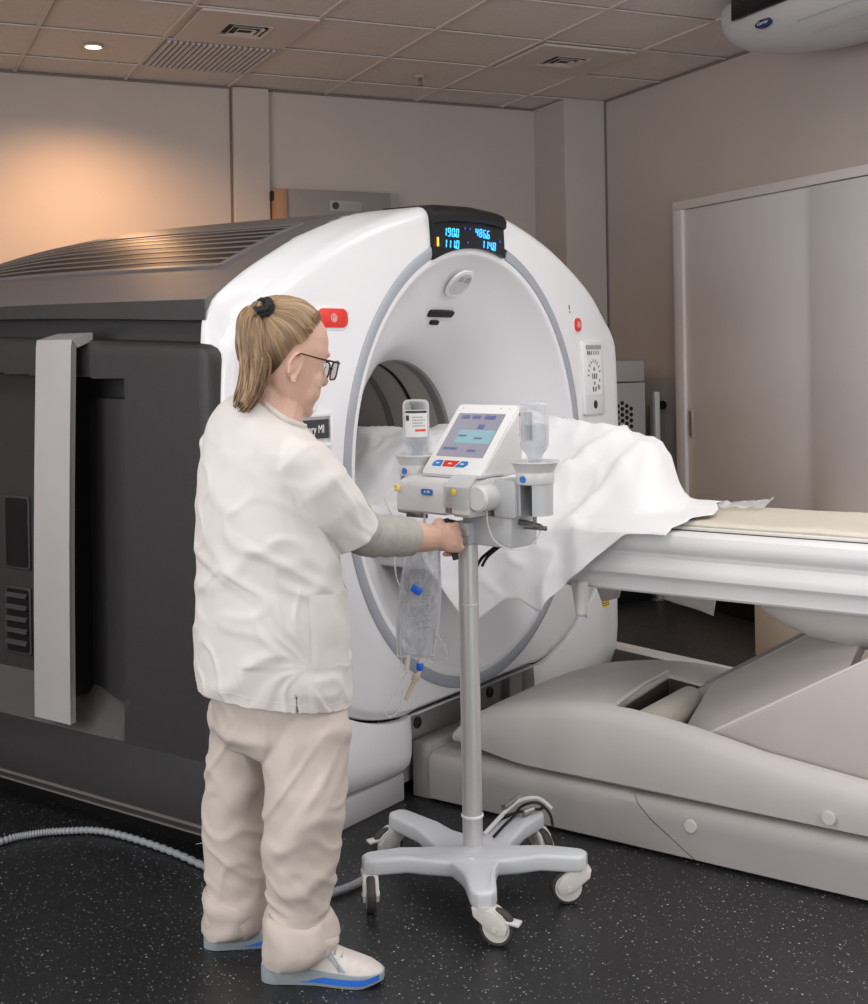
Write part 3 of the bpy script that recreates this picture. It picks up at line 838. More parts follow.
# side body, band and the big charcoal door
b = MB()
for u in (-1.09, 1.09): b.box((u, 1.24, 0.855), (0.02, 2.20, 1.47))
b.box((0, 2.33, 0.95), (2.2, 0.02, 1.2)) if False else None
def wb(y): return 1.556
b.box((0, 1.24, 0.20), (2.26, 2.30, 0.22), bevel=0.01)
body = obj('side_body', b, M['dark2'], S)
b = MB()
for z, w in ((0.120, 0.008), (0.098, 0.005)): b.box((-1.131, 1.24, z), (0.006, 2.22, w))
obj('skirt_line', b, mat('pale skirt edge', (0.16, 0.14, 0.135), 0.4), body)  # two lighter lines along the foot of the skirt
obj('foot_plinth', MB().box((0, 1.22, 0.04), (2.02, 2.1, 0.08)), M['black'], S)

# door as one relief: flat leaf, scooped pocket behind the bar
DY0, DY1, DZ0 = 0.005, 2.25, 0.335
def dz1(y): return 1.488 + 0.06 * sin(clamp(y / 2.0) * PI / 2) * 0.9
PZ0, PZ1, PY0 = 0.32, 1.392, 0.362
def door_x(y, z):
    h = 0.0
    if PZ0 <= z <= PZ1 + 0.05:
        top = PZ1 + 0.03 * sstep(0.3, 1.4, y)
        g = 1 if z < top else 0
        lo = sstep(0.455, 0.40, z)          # sloping ledge at the foot of the pocket
        edge = sstep(PY0 - 0.005, 0.66, y)
        slot = sstep(PY0, PY0 + 0.012, y) if z > 1.335 else 0
        led = sstep(0.384, 0.392, y) * clamp((z - 0.338) / 0.115) * (0.30 + 0.70 * edge) if z < 0.4535 else 0
        h = (led if z < 0.4535 else max(edge, slot)) * g * 0.095
    return -1.196 + h
zs = sorted(set([DZ0, DZ0 + 0.002, DZ0 + 0.004, 0.345, 0.38, 0.42, 0.453, 0.454] + [lerp(0.47, 1.33, k / 36) for k in range(37)] + [1.334, 1.336, 1.345, 1.36, 1.375, 1.388, 1.3921, 1.395, 1.40, 1.405, 1.41, 1.415, 1.42, 1.425, 1.43]))
ys = sorted([0.005, 0.009, 0.02, 0.035, 0.06, 0.361, 0.375, 0.383, 0.387, 0.392] + [0.09 + 0.0245 * k for k in range(89)])
rows = []
for z in zs: rows.append([(door_x(y, z), y, z) for y in ys])
# top edge: rounded towards the body, rounded corner at the front
for t_ in (0.35, 0.7, 0.88, 0.97, 1.0):
    row = []
    for y in ys:
        zt = dz1(y); cr = 0.045
        if y < DY0 + cr: zt -= cr - math.sqrt(max(0, cr * cr - (DY0 + cr - y) ** 2))
        z = lerp(1.43, zt, t_); x = -1.196 + (0.022 * max(0, (t_ - 0.7) / 0.3) ** 2)
        row.append((x, y, z))
    rows.append(row)
rows.append([(-1.10, p_[1], p_[2] + 0.002) for p_ in rows[-1]])
rows.insert(0, [(-1.10, y, DZ0) for y in ys])
for r_ in rows:           # round the front edge over
    for k, y in enumerate(ys):
        if y < 0.036:
            q_ = r_[k]; r_[k] = (q_[0] + 0.022 * (1 - (y - 0.005) / 0.031) ** 2, q_[1], q_[2])
for r_ in rows: r_.insert(0, (-1.10, 0.005, r_[0][2]))
mb = MB().grid(rows, True)
door = obj('side_door', mb, [M['dark'], mat('charcoal lit ledge', (0.075, 0.07, 0.07), 0.45, var=0.05, vscale=40)], S, angle=42)  # light caught by the upward-facing ledge is put into its paler colour
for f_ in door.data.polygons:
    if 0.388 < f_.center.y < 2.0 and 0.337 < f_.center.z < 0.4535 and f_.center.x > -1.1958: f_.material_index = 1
# silver grip bar
prof = []
zz = [0.374, 0.385, 0.5, 0.7, 0.9, 1.1, 1.3, 1.44, 1.49]
mbh = MB(); rings = []
def bar_ring(x, z, w, th, xo=0.0, tilt=0.0):
    c = lerp(0.642, 0.609, (z - 0.375) / 1.15) + xo
    o_ = []
    for sx, sy in ((0, -1), (0.15, -0.96), (1, -0.90), (1, 0.90), (0.15, 0.96), (0, 1)):
        o_.append((x + sx * th, c + sy * w / 2, z + tilt * sx))
    return o_
for z in zz: rings.append(bar_ring(-1.250 + 0.006 * sin((z - 0.3) / 1.2 * PI) * -1, z, lerp(0.168, 0.163, (z - 0.3) / 1.2), 0.026))
rings.append(bar_ring(-1.247, 1.512, 0.164, 0.028, 0, -0.008))
mbh.loft(rings)
for sy in (1,):
    mbh.prism([(-1.292, 1.480), (-1.300, 1.515), (-1.285, 1.521), (-1.160, 1.530), (-1.16, 1.49), (-1.24, 1.485)], 0.652, 0.818, 'y') if False else None
top = [(-1.248, 1.512), (-1.17, 1.532), (-1.17, 1.508), (-1.225, 1.488)]
b = [(p_[0], 0.528, p_[1]) for p_ in top]; b2 = [(p_[0], 0.691, p_[1]) for p_ in top]
mbh.loft([b, b2])
hb = obj('grip_bar', mbh, M['silver'], door, angle=30)
hb['label'] = 'satin silver grip bar'
b = MB().box((-1.165, 0.655, 0.93), (0.12, 0.05, 1.00)); obj('bar_spine', b, M['black'], door)
# small fittings inside the pocket
b = MB()
b.prism(rrect(0.995, 0.895, 0.13, 0.24, 0.01, 3), -1.108, -1.098, 'x', 0.003)
b.prism(rrect(0.995, 0.61, 0.13, 0.22, 0.01, 3), -1.108, -1.098, 'x', 0.003)
p = obj('pocket_frame', b, M['dark2'], door)
b = MB().prism(rrect(0.995, 0.895, 0.112, 0.222, 0.008, 3), -1.110, -1.106, 'x'); b.prism(rrect(0.995, 0.61, 0.112, 0.202, 0.008, 3), -1.110, -1.106, 'x')
obj('pocket_inset', b, M['black'], door)
b = MB()
for k in range(5): b.box((-1.113, 0.995, 0.690 - 0.038 * k), (0.010, 0.108, 0.016), Matrix.Rotation(0.5, 3, 'Y'))
obj('pocket_louvre', b, M['dark2'], door)
b = MB().prism(rrect(0.70, 0.985, 0.016, 0.22, 0.006, 3), -1.118, -1.098, 'x')
obj('pocket_slot', b, M['black'], door)
# yellow warning label low on the right cover
f_ = fr(0.985, 0.412) @ Matrix.Translation((0, 0, 0.004))
b = MB().prism(rrect(0, 0, 0.075, 0.034, 0.002, 2), -0.002, 0.002, 'z'); b.mi = 1
for k in range(3): b.box((0.008, 0.009 - 0.009 * k, 0.002), (0.05, 0.003, 0.001))
b.box((-0.026, 0.0, 0.002), (0.014, 0.016, 0.001))
obj('warning_label', place(b, f_), [M['yellow'], M['print_dark']], S)
# black bumper on the far edge
obj('side_bumper', MB().box((1.19, 0.05, 1.445), (0.045, 0.05, 0.115), bevel=0.012), M['black'], S)
# ================================================================== THE PATIENT TABLE   (gantry frame: u across, d = -y towards the foot)
def G(u, d, z): return Vector((u, -d, z))
table = thing('patient_table', 'long white patient table on a grey base in front of the scanner bore', 'patient table', GANTRY, (0, -1.2, 0))
T = table
# low base covers
def base_section(d0, d1, slope0, slope1, name):
    """box-shaped cover with a rounded top edge; ends may lean"""
    rows = []
    prof_ = [(-0.340, 0.012), (-0.342, 0.10), (-0.340, 0.135), (-0.332, 0.150), (-0.318, 0.157), (-0.25, 0.160), (0.25, 0.160), (0.318, 0.157), (0.332, 0.150), (0.340, 0.135), (0.342, 0.10), (0.340, 0.012)]
    rings = []
    for k in range(9):
        t_ = k / 8
        ring = []
        for u, z in prof_:
            a = d0 + slope0 * (0.157 - z) + slope0 * 0.6 * ((0.157 - z) / 0.157) ** 2 * 0.157; b_ = d1 + slope1 * (0.157 - z) + slope1 * 0.6 * ((0.157 - z) / 0.157) ** 2 * 0.157
            ring.append(G(u, lerp(a, b_, t_), z))
        rings.append(ring)
    return obj(name, MB().loft(rings), M['table_low'], T, angle=50)
base_section(0.085, 0.808, 0.0, 0.85, 'base_cover')
base_section(0.815, 2.35, 0.85, 0.0, 'base_cover')
b = MB().box((0, -0.045, 0.092), (0.66, 0.075, 0.182), bevel=0.008)
obj('docking_block', b, mat('docking grey', (0.33, 0.325, 0.32), 0.42), T)
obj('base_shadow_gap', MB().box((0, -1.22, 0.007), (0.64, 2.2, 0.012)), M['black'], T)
for nm, d, z, u in (('screw_cap', 0.995, 0.105, -0.3415), ('screw_cap', 1.387, 0.205, -0.338)):
    obj(nm, MB().lathe([(0.0195, 0.004), (0.0195, -0.003), (0.017, -0.006), (0.0005, -0.0065)], (u, -d, z), 22, 'x'), M['table_cover'], T)
# boat-shaped upper hull
HT = [(0.140, 0.222), (0.165, 0.250), (0.22, 0.282), (0.286, 0.310), (0.36, 0.338), (0.435, 0.361), (0.576, 0.389), (0.712, 0.398), (0.842, 0.396), (1.027, 0.372), (1.201, 0.340), (1.491, 0.310), (1.8, 0.285), (2.2, 0.262)]
ds = [0.140, 0.150, 0.165, 0.19, 0.22, 0.26, 0.31, 0.37, 0.44, 0.52, 0.60, 0.68, 0.735, 0.741, 0.743, 0.746, 0.751, 0.753, 0.80, 0.90, 1.0, 1.1, 1.2, 1.3, 1.4, 1.5, 1.65, 1.8, 2.0, 2.2]
def hull_ring(d):
    zt = interp(HT, d); nose = sstep(0.10, 0.42, d)
    w = lerp(0.285, 0.338, sstep(0.13, 0.5, d))
    z0 = lerp(0.186, 0.166, nose)
    h = zt - z0; well = sstep(0.742, 0.752, d)
    side = [(w - 0.030, z0), (w - 0.012, z0 + 0.05 * h), (w - 0.002, z0 + 0.30 * h), (w, z0 + 0.52 * h), (w - 0.003, z0 + 0.78 * h), (w - 0.012, z0 + 0.91 * h), (w - 0.026, z0 + 0.985 * h), (w - 0.036, z0 + h + 0.001)]
    top = z0 + h + 0.004; crown = 0.024 * nose * sstep(1.05, 0.6, d)
    def dk(u): return top + crown * (1 - (u / 0.30) ** 2)
    near = [(-(w - 0.042), lerp(dk(w - 0.042), top - 0.01, well)), (-(w - 0.044), lerp(dk(w - 0.044), 0.25, well)), (-0.12, lerp(dk(0.12), 0.25, well)), (0.048, lerp(dk(0.048), 0.25, well)), (0.052, lerp(dk(0.052), dk(0.052) - 0.006, well)), (0.062, dk(0.062)), (0.15, dk(0.15)), (w - 0.08, dk(w - 0.08))]
    return [G(-u, d, z) for u, z in side] + [G(u, d, z) for u, z in near] + [G(u, d, z) for u, z in side[::-1]]
hull = obj('lift_cover', MB().loft([hull_ring(d) for d in ds]), M['table_cover'], T, angle=45)
# crease along the nose
def hull_u(d, f_):
    zt = interp(HT, d); nose = sstep(0.10, 0.42, d); z0 = lerp(0.186, 0.166, nose); return z0 + f_ * (zt - z0)
# the open well of the deck
obj('deck_well', MB().grid([[G(-0.292, 0.7535, 0.252), G(0.047, 0.7535, 0.252)], [G(-0.292, 2.0, 0.252), G(0.047, 2.0, 0.252)]]).grid([[G(0.0475, 0.755, 0.255), G(0.0475, 1.6, 0.255)], [G(0.0475, 0.755, 0.405), G(0.0475, 1.6, 0.31)]]).grid([[G(-0.29, 0.7545, 0.255), G(0.046, 0.7545, 0.255)], [G(-0.29, 0.7545, 0.385), G(0.046, 0.7545, 0.405)]]), mat('dark brown well', (0.045, 0.028, 0.022), 0.6), hull, smooth=False)
obj('well_rim', MB().tube([G(-0.29, 0.744, 0.404), G(-0.12, 0.744, 0.422), G(0.055, 0.744, 0.424)], 0.007, 8), M['table_cover'], hull)
b = MB().tube([G(-0.285, 0.835, 0.345), G(0.03, 0.835, 0.345)], 0.050, 20)
obj('lift_roller', b, mat('cream roller', (0.56, 0.52, 0.46), 0.5), T)
# inclined lift arm under the cradle
def slab(u0, u1, d0, z0, d1, z1, th):
    n = Vector((0, -(z1 - z0), -(d1 - d0))); n = Vector((0, (z1 - z0), (d1 - d0))).normalized()     # (y, z) normal, pointing up
    dn, zn = n.y * -1, n.z
    A = [G(u0, d0, z0), G(u1, d0, z0 + 0.12), G(u1, d0 + 0.0, z0 + 0.12 - th), G(u0, d0, z0 - th)]
    B = [G(u0, d1, z1), G(u1, d1, z1 + 0.12), G(u1, d1, z1 + 0.12 - th), G(u0, d1, z1 - th)]
    return A, B
arm_m = mat('warm white arm cover', (0.52, 0.475, 0.45), 0.45, var=0.02)
def zn(d): return 0.331 + 0.590 * (d - 0.992)
def zfar(d): return 0.250 + 0.610 * (d - 0.640)
def arm_ring(d): return [G(-0.26, d, zn(d)), G(0.035, d, zfar(d)), G(0.035, d, zfar(d) - 0.05), G(-0.26, d, zn(d) - 0.05)]
obj('lift_arm', MB().loft([arm_ring(0.90), arm_ring(1.42)]), arm_m, T, angle=30)
sk = [(0.90, zn(0.90)), (1.50, zn(1.50)), (2.05, zn(1.50)), (2.05, 0.262), (0.90, 0.262)]
obj('arm_skirt', MB().prism([(-d, z) for d, z in sk], -0.268, -0.240, 'x', 0.004), arm_m, T)
obj('arm_edge', MB().tube([G(-0.262, 0.90, zn(0.90) + 0.002), G(-0.262, 1.50, zn(1.50) + 0.002)], 0.006, 8), mat('arm edge', (0.66, 0.61, 0.58), 0.4), T)
def eg(d): return [G(0.03, d, zfar(d) + 0.004), G(0.075, d, zfar(d) + 0.016), G(0.075, d, zfar(d) - 0.05), G(0.03, d, zfar(d) - 0.05)]
obj('arm_edge', MB().loft([eg(0.76), eg(1.42)]), mat('arm grey edge', (0.32, 0.30, 0.295), 0.5), T, angle=30)
# rounded cover below the rail
rings = []
for d, w, h in ((1.10, 0.10, 0.010), (1.115, 0.15, 0.035), (1.15, 0.18, 0.075), (1.20, 0.20, 0.105), (1.28, 0.215, 0.130), (1.40, 0.225, 0.145), (1.6, 0.23, 0.150), (2.2, 0.23, 0.15)):
    ring = []
    for k in range(17):
        a = PI * k / 16; ring.append(G(-w * cos(a), d, 0.742 - h * sin(a) ** 0.7))
    rings.append(ring)
obj('cradle_support', MB().loft(rings), M['table_cover'], T, angle=40)
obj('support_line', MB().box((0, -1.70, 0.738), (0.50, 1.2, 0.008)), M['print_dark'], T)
# cradle with its moulded side rail
CP = [(-0.225, 0.905), (-0.240, 0.921), (-0.252, 0.925), (-0.280, 0.922), (-0.292, 0.914), (-0.298, 0.900), (-0.299, 0.880), (-0.294, 0.868), (-0.284, 0.858), (-0.281, 0.845), (-0.287, 0.832), (-0.297, 0.822), (-0.300, 0.812), (-0.299, 0.795), (-0.290, 0.785), (-0.284, 0.775), (-0.284, 0.745), (-0.278, 0.738), (-0.15, 0.735)]
full = CP + [(-u, z) for u, z in CP[::-1]]
rings = [[G(u, d, z) for u, z in full] for d in (-1.15, -0.2, 0.6, 1.2, 2.25)]
cradle = obj('cradle', MB().loft(rings), M['white_soft'], T, angle=32)
PP = [(-0.214, 0.924), (-0.216, 0.938), (-0.210, 0.945), (-0.196, 0.948), (-0.10, 0.944), (0, 0.942), (0.10, 0.944), (0.196, 0.948), (0.210, 0.945), (0.216, 0.938), (0.214, 0.924), (0, 0.915)]
rings = []
for k in range(80):
    d = -1.1 + 3.3 * k / 79
    w_ = 0.0022 * noise.noise(Vector((d * 9, 0, 0))) + (0.0022 * max(0, sin(d * 34)) if 1.2 < d < 1.75 else 0)
    rings.append([G(u, d, z + (w_ if z > 0.93 else 0)) for u, z in PP])
obj('pad', MB().loft(rings), M['pad'], T, angle=40)
obj('rail_bead', MB().prism([(-0.232, 0.912), (-0.232, 0.932), (-0.224, 0.934), (-0.220, 0.912)], -2.25, 1.1, 'y'), mat('cream bead', (0.72, 0.69, 0.64), 0.4), T)
obj('rail_gap', MB().box((-0.2355, -0.6, 0.9235), (0.006, 3.3, 0.004)), M['print_dark'], T)
# ================================================================== THE SHEET
ZT = 0.955
HUMP = [(-1.0, 0.17), (-0.5, 0.215), (-0.2, 0.235), (0.0, 0.240), (0.20, 0.262), (0.36, 0.266), (0.52, 0.250), (0.665, 0.238), (0.735, 0.230), (0.775, 0.215), (0.81, 0.165), (0.84, 0.075), (0.87, 0.022), (0.91, 0.006), (1.2, 0.004)]
HEM = [(-1.2, 0.90), (-0.12, 0.905), (-0.02, 0.895), (0.05, 0.86), (0.12, 0.77), (0.19, 0.68), (0.25, 0.61), (0.275, 0.605), (0.33, 0.645), (0.40, 0.695), (0.46, 0.70), (0.53, 0.672), (0.555, 0.675), (0.60, 0.715), (0.66, 0.748), (0.75, 0.80), (0.83, 0.87), (0.88, 0.915), (1.2, 0.93)]
def hump(u, d):
    h = interp(HUMP, d)
    uu_ = u - 0.05
    g_ = 1 - sstep(0.03, 0.315, abs(uu_)) if uu_ < 0 else 1 - sstep(0.06, 0.24, abs(uu_))
    # shins / knees: two soft lobes
    return h * g_ * (0.97 + 0.05 * sin(d * 7.0))
def sheet_cross(d, dend):
    """points from the far hem, over the load, to the near hem"""
    pts = []
    hem = interp(HEM, d)
    for k in range(13):                                   # far side hang
        t_ = k / 12; z = lerp(0.80, ZT - 0.012, t_); pts.append(Vector((0.322 + 0.02 * (1 - t_), 0, z)))
    for k in range(1, 46):
        u = lerp(0.318, -0.300, k / 45)
        edge = sstep(0.22, 0.318, abs(u))
        pts.append(Vector((u, 0, max(ZT - 0.026 * edge, ZT + hump(u, d) - 0.026 * edge))))
    for k in range(1, 33):
        t_ = k / 32; z = lerp(ZT - 0.035, hem, t_); L = (ZT - z)
        pts.append(Vector((-0.308 - 0.05 * (1 - math.exp(-L * 12)) - 0.10 * L, 0, z)))
    return pts
def ridge(v): return 1 - abs(v)
DS = [-0.95 + 1.99 * k / 209 for k in range(210)]
rows = []
for d in DS:
    base = sheet_cross(min(d, 1.2), 0)
    row = []
    for i, p in enumerate(base):
        u, z = p.x, p.z
        # diagonal creases fanning from the knee ridge
        q = Vector((u * 2.2 + d * 1.3, d * 2.4 - u * 1.5, z * 2.6))
        n1 = noise.noise(q * 1.5 + Vector((3.1, 0, 0))); n2 = noise.noise(q * 3.3 + Vector((0, 7.7, 0))); n3 = noise.noise(q * 8.0)
        n4 = noise.noise(Vector((u * 9 - d * 5, d * 3 + u * 3, z * 6)))
        def cr(v, w): v = v / w; return math.exp(-v * v)
        c = 0.022 * cr(n1, 0.15) + 0.010 * cr(n2, 0.16) + 0.005 * cr(n4, 0.16) + 0.0015 * n3 - 0.008
        hang = clamp((ZT - 0.02 - z) / 0.12)
        flat = 1 - clamp(hump(u, d) / 0.06) if hang == 0 else 0
        c *= lerp(1.0, 0.12, flat) * (0.75 + 0.25 * sstep(-0.25, 0.15, d)) * (1 - 0.55 * hang)
        # big folds that sweep from the foot of the hump towards the rail
        fd = d - (0.44 + 0.95 * (u + 0.20)); f1 = math.exp(-(fd / 0.030) ** 2) * sstep(-0.31, -0.18, u) * sstep(0.05, -0.10, u)
        f2 = math.exp(-((d - (0.62 + 0.5 * (u + 0.25))) / 0.028) ** 2) * sstep(0.02, -0.12, u) * sstep(-0.33, -0.25, u)
        f3 = math.exp(-((d - (0.28 + 0.35 * (u + 0.25))) / 0.024) ** 2) * sstep(0.0, -0.10, u) * sstep(-0.33, -0.25, u)
        c *= (1 - 0.6 * sstep(0.55, 0.75, d)) * (1 - sstep(0.82, 0.98, d))
        c += 0.034 * f1 + 0.022 * f2 + 0.020 * f3
        nx = -hang; nz = 1 - hang * 0.8
        # vertical flutes in the hanging part
        fl = 0.010 * hang * sin(d * 19 + 1.4 * sin(d * 9) + z * 7) + 0.003 * hang * sin(d * 47 + z * 16)
        x = u + nx * (c * 1.0 + fl) if u < 0 else u + hang * (c + 0.4 * fl)
        zz = z + nz * c
        if hang == 0: zz = max(zz, 0.9515 if abs(u) < 0.225 else 0.931)
        dd = d + 0.025 * hang * n1 - 0.30 * 0
        row.append(Vector((x, dd, zz)))
    rows.append(row)
# the foot end of the sheet is cut askew: squeeze every line of points into its own end
nc = len(rows[0])
def d_end(u, z):
    if u < -0.30: return 0.93 - 0.10 * clamp((0.92 - z) / 0.15)
    return interp([(-0.32, 0.90), (-0.25, 0.955), (-0.12, 0.985), (0.0, 0.950), (0.10, 0.90), (0.2, 0.87), (0.34, 0.85)], u)
out = []
for r_, d in zip(rows, DS):
    row = []
    for i, p in enumerate(r_):
        u0 = rows[0][i].x
        e = d_end(p.x, p.z); dd = p.y
        if d > 0.55: dd = p.y - (d - 0.55) / (1.04 - 0.55) * (1.04 - e)
        row.append(G(p.x, dd, p.z + (0.004 * sstep(e - 0.05, e, dd) * (0.4 + 0.6 * sin(p.x * 23)) if abs(p.x) < 0.24 else 0)))
    out.append(row)
mb = MB().grid(out, False)
sheet = solo('white_sheet', mb, M['sheet'], 'white cotton sheet draped over the load on the patient table', 'sheet', GANTRY, (0, -0.3, 0.93), angle=180)
md = sheet.modifiers.new('thickness', 'SOLIDIFY'); md.thickness = 0.0016; md.offset = 1
# hem flaps that hang below the far rail
def flap(pts, name='hanging_corner'):
    mb = MB(); rows_ = []
    a, b_, c, d_ = [Vector(p) for p in pts]
    for i in range(9):
        t_ = i / 8; row = []
        for j in range(9):
            s_ = j / 8
            p = a.lerp(b_, s_).lerp(d_.lerp(c, s_), t_)
            p = p + Vector((0.006 * sin(s_ * 7 + t_ * 3), 0, 0)); row.append(G(*p))
        rows_.append(row)
    mb.grid(rows_)
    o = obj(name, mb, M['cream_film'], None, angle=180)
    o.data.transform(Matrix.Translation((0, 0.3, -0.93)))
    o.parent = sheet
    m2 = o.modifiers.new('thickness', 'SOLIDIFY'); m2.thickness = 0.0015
    return o
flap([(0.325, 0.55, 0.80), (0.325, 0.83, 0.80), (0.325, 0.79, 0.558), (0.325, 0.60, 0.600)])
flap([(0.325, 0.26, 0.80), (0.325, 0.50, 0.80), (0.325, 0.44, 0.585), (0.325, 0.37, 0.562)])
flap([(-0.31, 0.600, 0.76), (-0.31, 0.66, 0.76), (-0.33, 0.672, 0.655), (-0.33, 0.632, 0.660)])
# crumpled clear film on the pad
mb = MB(); rows_ = []
for i in range(15):
    t_ = i / 14; row = []
    for j in range(7):
        s_ = j / 6
        p = Vector((lerp(0.07, 0.17, s_) + 0.05 * t_, lerp(0.865, 1.045, t_), 0.953 + 0.012 * t_ * s_ + 0.016 * abs(noise.noise(Vector((i * 0.8, j * 1.1, 2.0)))) + 0.008 * t_ ** 2 * s_))
        row.append(G(*p))
    rows_.append(row)
solo('plastic_film', MB().grid(rows_), M['film'], 'crumpled clear plastic film lying on the cream pad', 'plastic film', GANTRY, (0.12, -0.95, 0.95), angle=20)
# ================================================================== THE CONTRAST INJECTOR CART   (heading frame at the pole)
FC = Matrix.Translation((1.4794, 3.0499, 0)) @ HEAD
IR = Matrix.Translation((0, 0, 0.115)) @ Matrix.Rotation(R(-43), 4, 'Z')
cart = thing('injector_cart', 'contrast injector on a five-legged rolling stand with a tilted screen', 'injector cart', FC)
K = cart
ARMS = [(R(194), 0.283), (R(273.5), 0.290), (R(346), 0.288), (R(52), 0.300), (R(130), 0.325)]
order = sorted(ARMS)
pts = []
for i, (a, r) in enumerate(order):
    e = Vector((cos(a), sin(a))); n_ = Vector((-sin(a), cos(a)))
    an, rn = order[(i + 1) % 5]
    w = 0.034
    for t_, ww in ((0.135, 0.047), (0.19, 0.040), (r - 0.012, w)): pts.append(e * t_ - n_ * ww)
    pts.append(e * (r + 0.004) - n_ * (w - 0.004)); pts.append(e * (r + 0.018) - n_ * (w - 0.018)); pts.append(e * (r + 0.018) + n_ * (w - 0.018)); pts.append(e * (r + 0.004) + n_ * (w - 0.004))
    for t_, ww in ((r - 0.012, w), (0.19, 0.040), (0.135, 0.047)): pts.append(e * t_ + n_ * ww)
    da_ = (an - a) % (2 * PI); m_ = a + da_ / 2
    pts.append(Vector((cos(m_), sin(m_))) * 0.102)
mb = MB().prism([(p.x, p.y) for p in pts], 0.088, 0.132, 'z', 0.010, 3)
for v in mb.bm.verts:          # the arms bow slightly downwards into the hub
    rr = math.hypot(v.co.x, v.co.y); v.co.z -= 0.014 * sstep(0.20, 0.11, rr)
base = obj('star_base', mb, M['cart'], K, angle=40)
b = MB().box((-0.026, -0.048, 0.1185), (0.062, 0.034, 0.004), Matrix.Rotation(R(-14), 3, 'Z'))
stk = obj('base_sticker', b, M['print_white'], base)
obj('sticker_mark', MB().lathe([(0.007, 0), (0.007, 0.0016), (0.0045, 0.0016), (0.0045, 0)], (-0.010, -0.052, 0.1199), 16), M['red'], stk)
obj('sticker_print', MB().box((-0.042, -0.044, 0.1206), (0.014, 0.009, 0.0010), Matrix.Rotation(R(-14), 3, 'Z')), M['print_dark'], stk)


def caster(x, y, trail, brake=False):
    e = Vector((cos(trail), sin(trail), 0)); n_ = Vector((-sin(trail), cos(trail), 0)); c = Vector((x, y, 0))
    B = Matrix((e, n_, Vector((0, 0, 1)))).transposed().to_4x4(); B.translation = c
    # hood: side profile in the trailing plane, two cheeks and a bridge
    prof_ = [(-0.026, 0.090), (0.026, 0.090), (0.046, 0.078), (0.066, 0.052), (0.060, 0.034), (0.040, 0.030), (0.018, 0.040), (-0.006, 0.058), (-0.022, 0.070)]
    mb = MB()
    for s in (-1, 1): mb.prism([(px_, pz_) for px_, pz_ in prof_], s * 0.017 - 0.004, s * 0.017 + 0.004, 'y', 0.002)
    mb.prism([(-0.026, 0.090), (0.026, 0.090), (0.046, 0.079), (0.062, 0.058), (0.050, 0.080), (0.028, 0.0875), (-0.02, 0.086)][0:4] + [(0.052, 0.078), (0.030, 0.0915), (-0.026, 0.0925)], -0.018, 0.018, 'y')
    mb.lathe([(0.0, 0.086), (0.024, 0.086), (0.024, 0.096), (0.0, 0.096)], (0, 0, 0), 18)
    place(mb, B)
    cst = obj('caster', mb, M['caster'], K, angle=40)
    mb = MB().lathe([(0.036, -0.011), (0.042, -0.0115), (0.0455, -0.007), (0.0455, 0.007), (0.042, 0.0115), (0.036, 0.011)], (0.034, 0, 0.0455), 28, 'y')
    obj('wheel', place(mb, B), M['tyre'], cst)
    mb = MB()
    mb.lathe([(0.010, -0.0135), (0.035, -0.012), (0.036, 0.012), (0.010, 0.0135)], (0.034, 0, 0.0455), 24, 'y'); mb.lathe([(0.006, -0.0235), (0.007, 0.0235)], (0.034, 0, 0.0455), 12, 'y')
    obj('wheel_hub', place(mb, B), M['caster'], cst)
    if brake:
        mb = MB().box((0.076, 0, 0.062), (0.036, 0.030, 0.007), Matrix.Rotation(0.12, 3, 'Y'), bevel=0.002)
        obj('brake_tab', place(mb, B), M['lightgrey'], cst)


for (a, r), tr, bk in zip(ARMS, (R(-84), R(-22), R(187), R(-60), R(205)), (False, True, False, False, True)):
    caster(r * cos(a), r * sin(a), tr, bk)
pole = obj('pole', MB().lathe([(0.027, 0.112), (0.027, 0.955), (0.024, 0.957)], (0, 0, 0), 36), M['alu'], K)
obj('pole_collar', MB().lathe([(0.0265, 0.206), (0.030, 0.207), (0.030, 0.212), (0.0265, 0.213)], (0, 0, 0), 30), M['print_white'], pole)
obj('pole_band', MB().lathe([(0.0268, 0.775), (0.0278, 0.776), (0.0278, 0.779), (0.0268, 0.78)], (0, 0, 0), 30), M['lightgrey'], pole)
mb = MB().box((0, 0, 0.855), (0.064, 0.064, 0.06), bevel=0.008); mb.box((0.0, -0.030, 0.868), (0.070, 0.018, 0.036), bevel=0.004)
place(mb, IR)
obj('pole_bracket', mb, M['pump_shade'], K, angle=35)
# mounting block
mb = MB().prism([(-0.02, 0.872), (0.16, 0.862), (0.16, 0.800), (0.05, 0.800), (-0.02, 0.842)], 0.0, 0.10, 'y', 0.004)
mb = MB().box((0.075, 0.045, 0.866), (0.17, 0.11, 0.082), bevel=0.006)
obj('mount_block', place(mb, IR), M['pump_shade'], K)
# pump housing: a long low body with a sloping lid
hp = [(-0.075, 0.912), (-0.066, 0.905), (0.085, 0.905), (0.095, 0.915), (0.095, 1.000), (0.02, 1.004), (-0.040, 0.998), (-0.058, 0.990), (-0.070, 0.976)]
mb = MB().prism(hp, -0.195, -0.012, 'x', 0.005)
ph = obj('pump_housing', place(mb, IR), M['pump'], K, angle=35)
mb = MB().prism([(-0.078, 0.914), (-0.068, 0.905), (0.085, 0.905), (0.095, 0.915), (0.095, 1.000), (0.02, 1.004), (-0.045, 0.996), (-0.065, 0.985), (-0.076, 0.970)], 0.012, 0.075, 'x', 0.006)
mb.box((0.0, 0.01, 0.95), (0.04, 0.15, 0.085)) 
obj('pump_housing', place(mb, IR), M['pump'], K, angle=35)
mb = MB().box((0.002, -0.070, 0.945), (0.016, 0.010, 0.062), bevel=0.002)
obj('pump_slot', place(mb, IR), M['midgrey'], K)
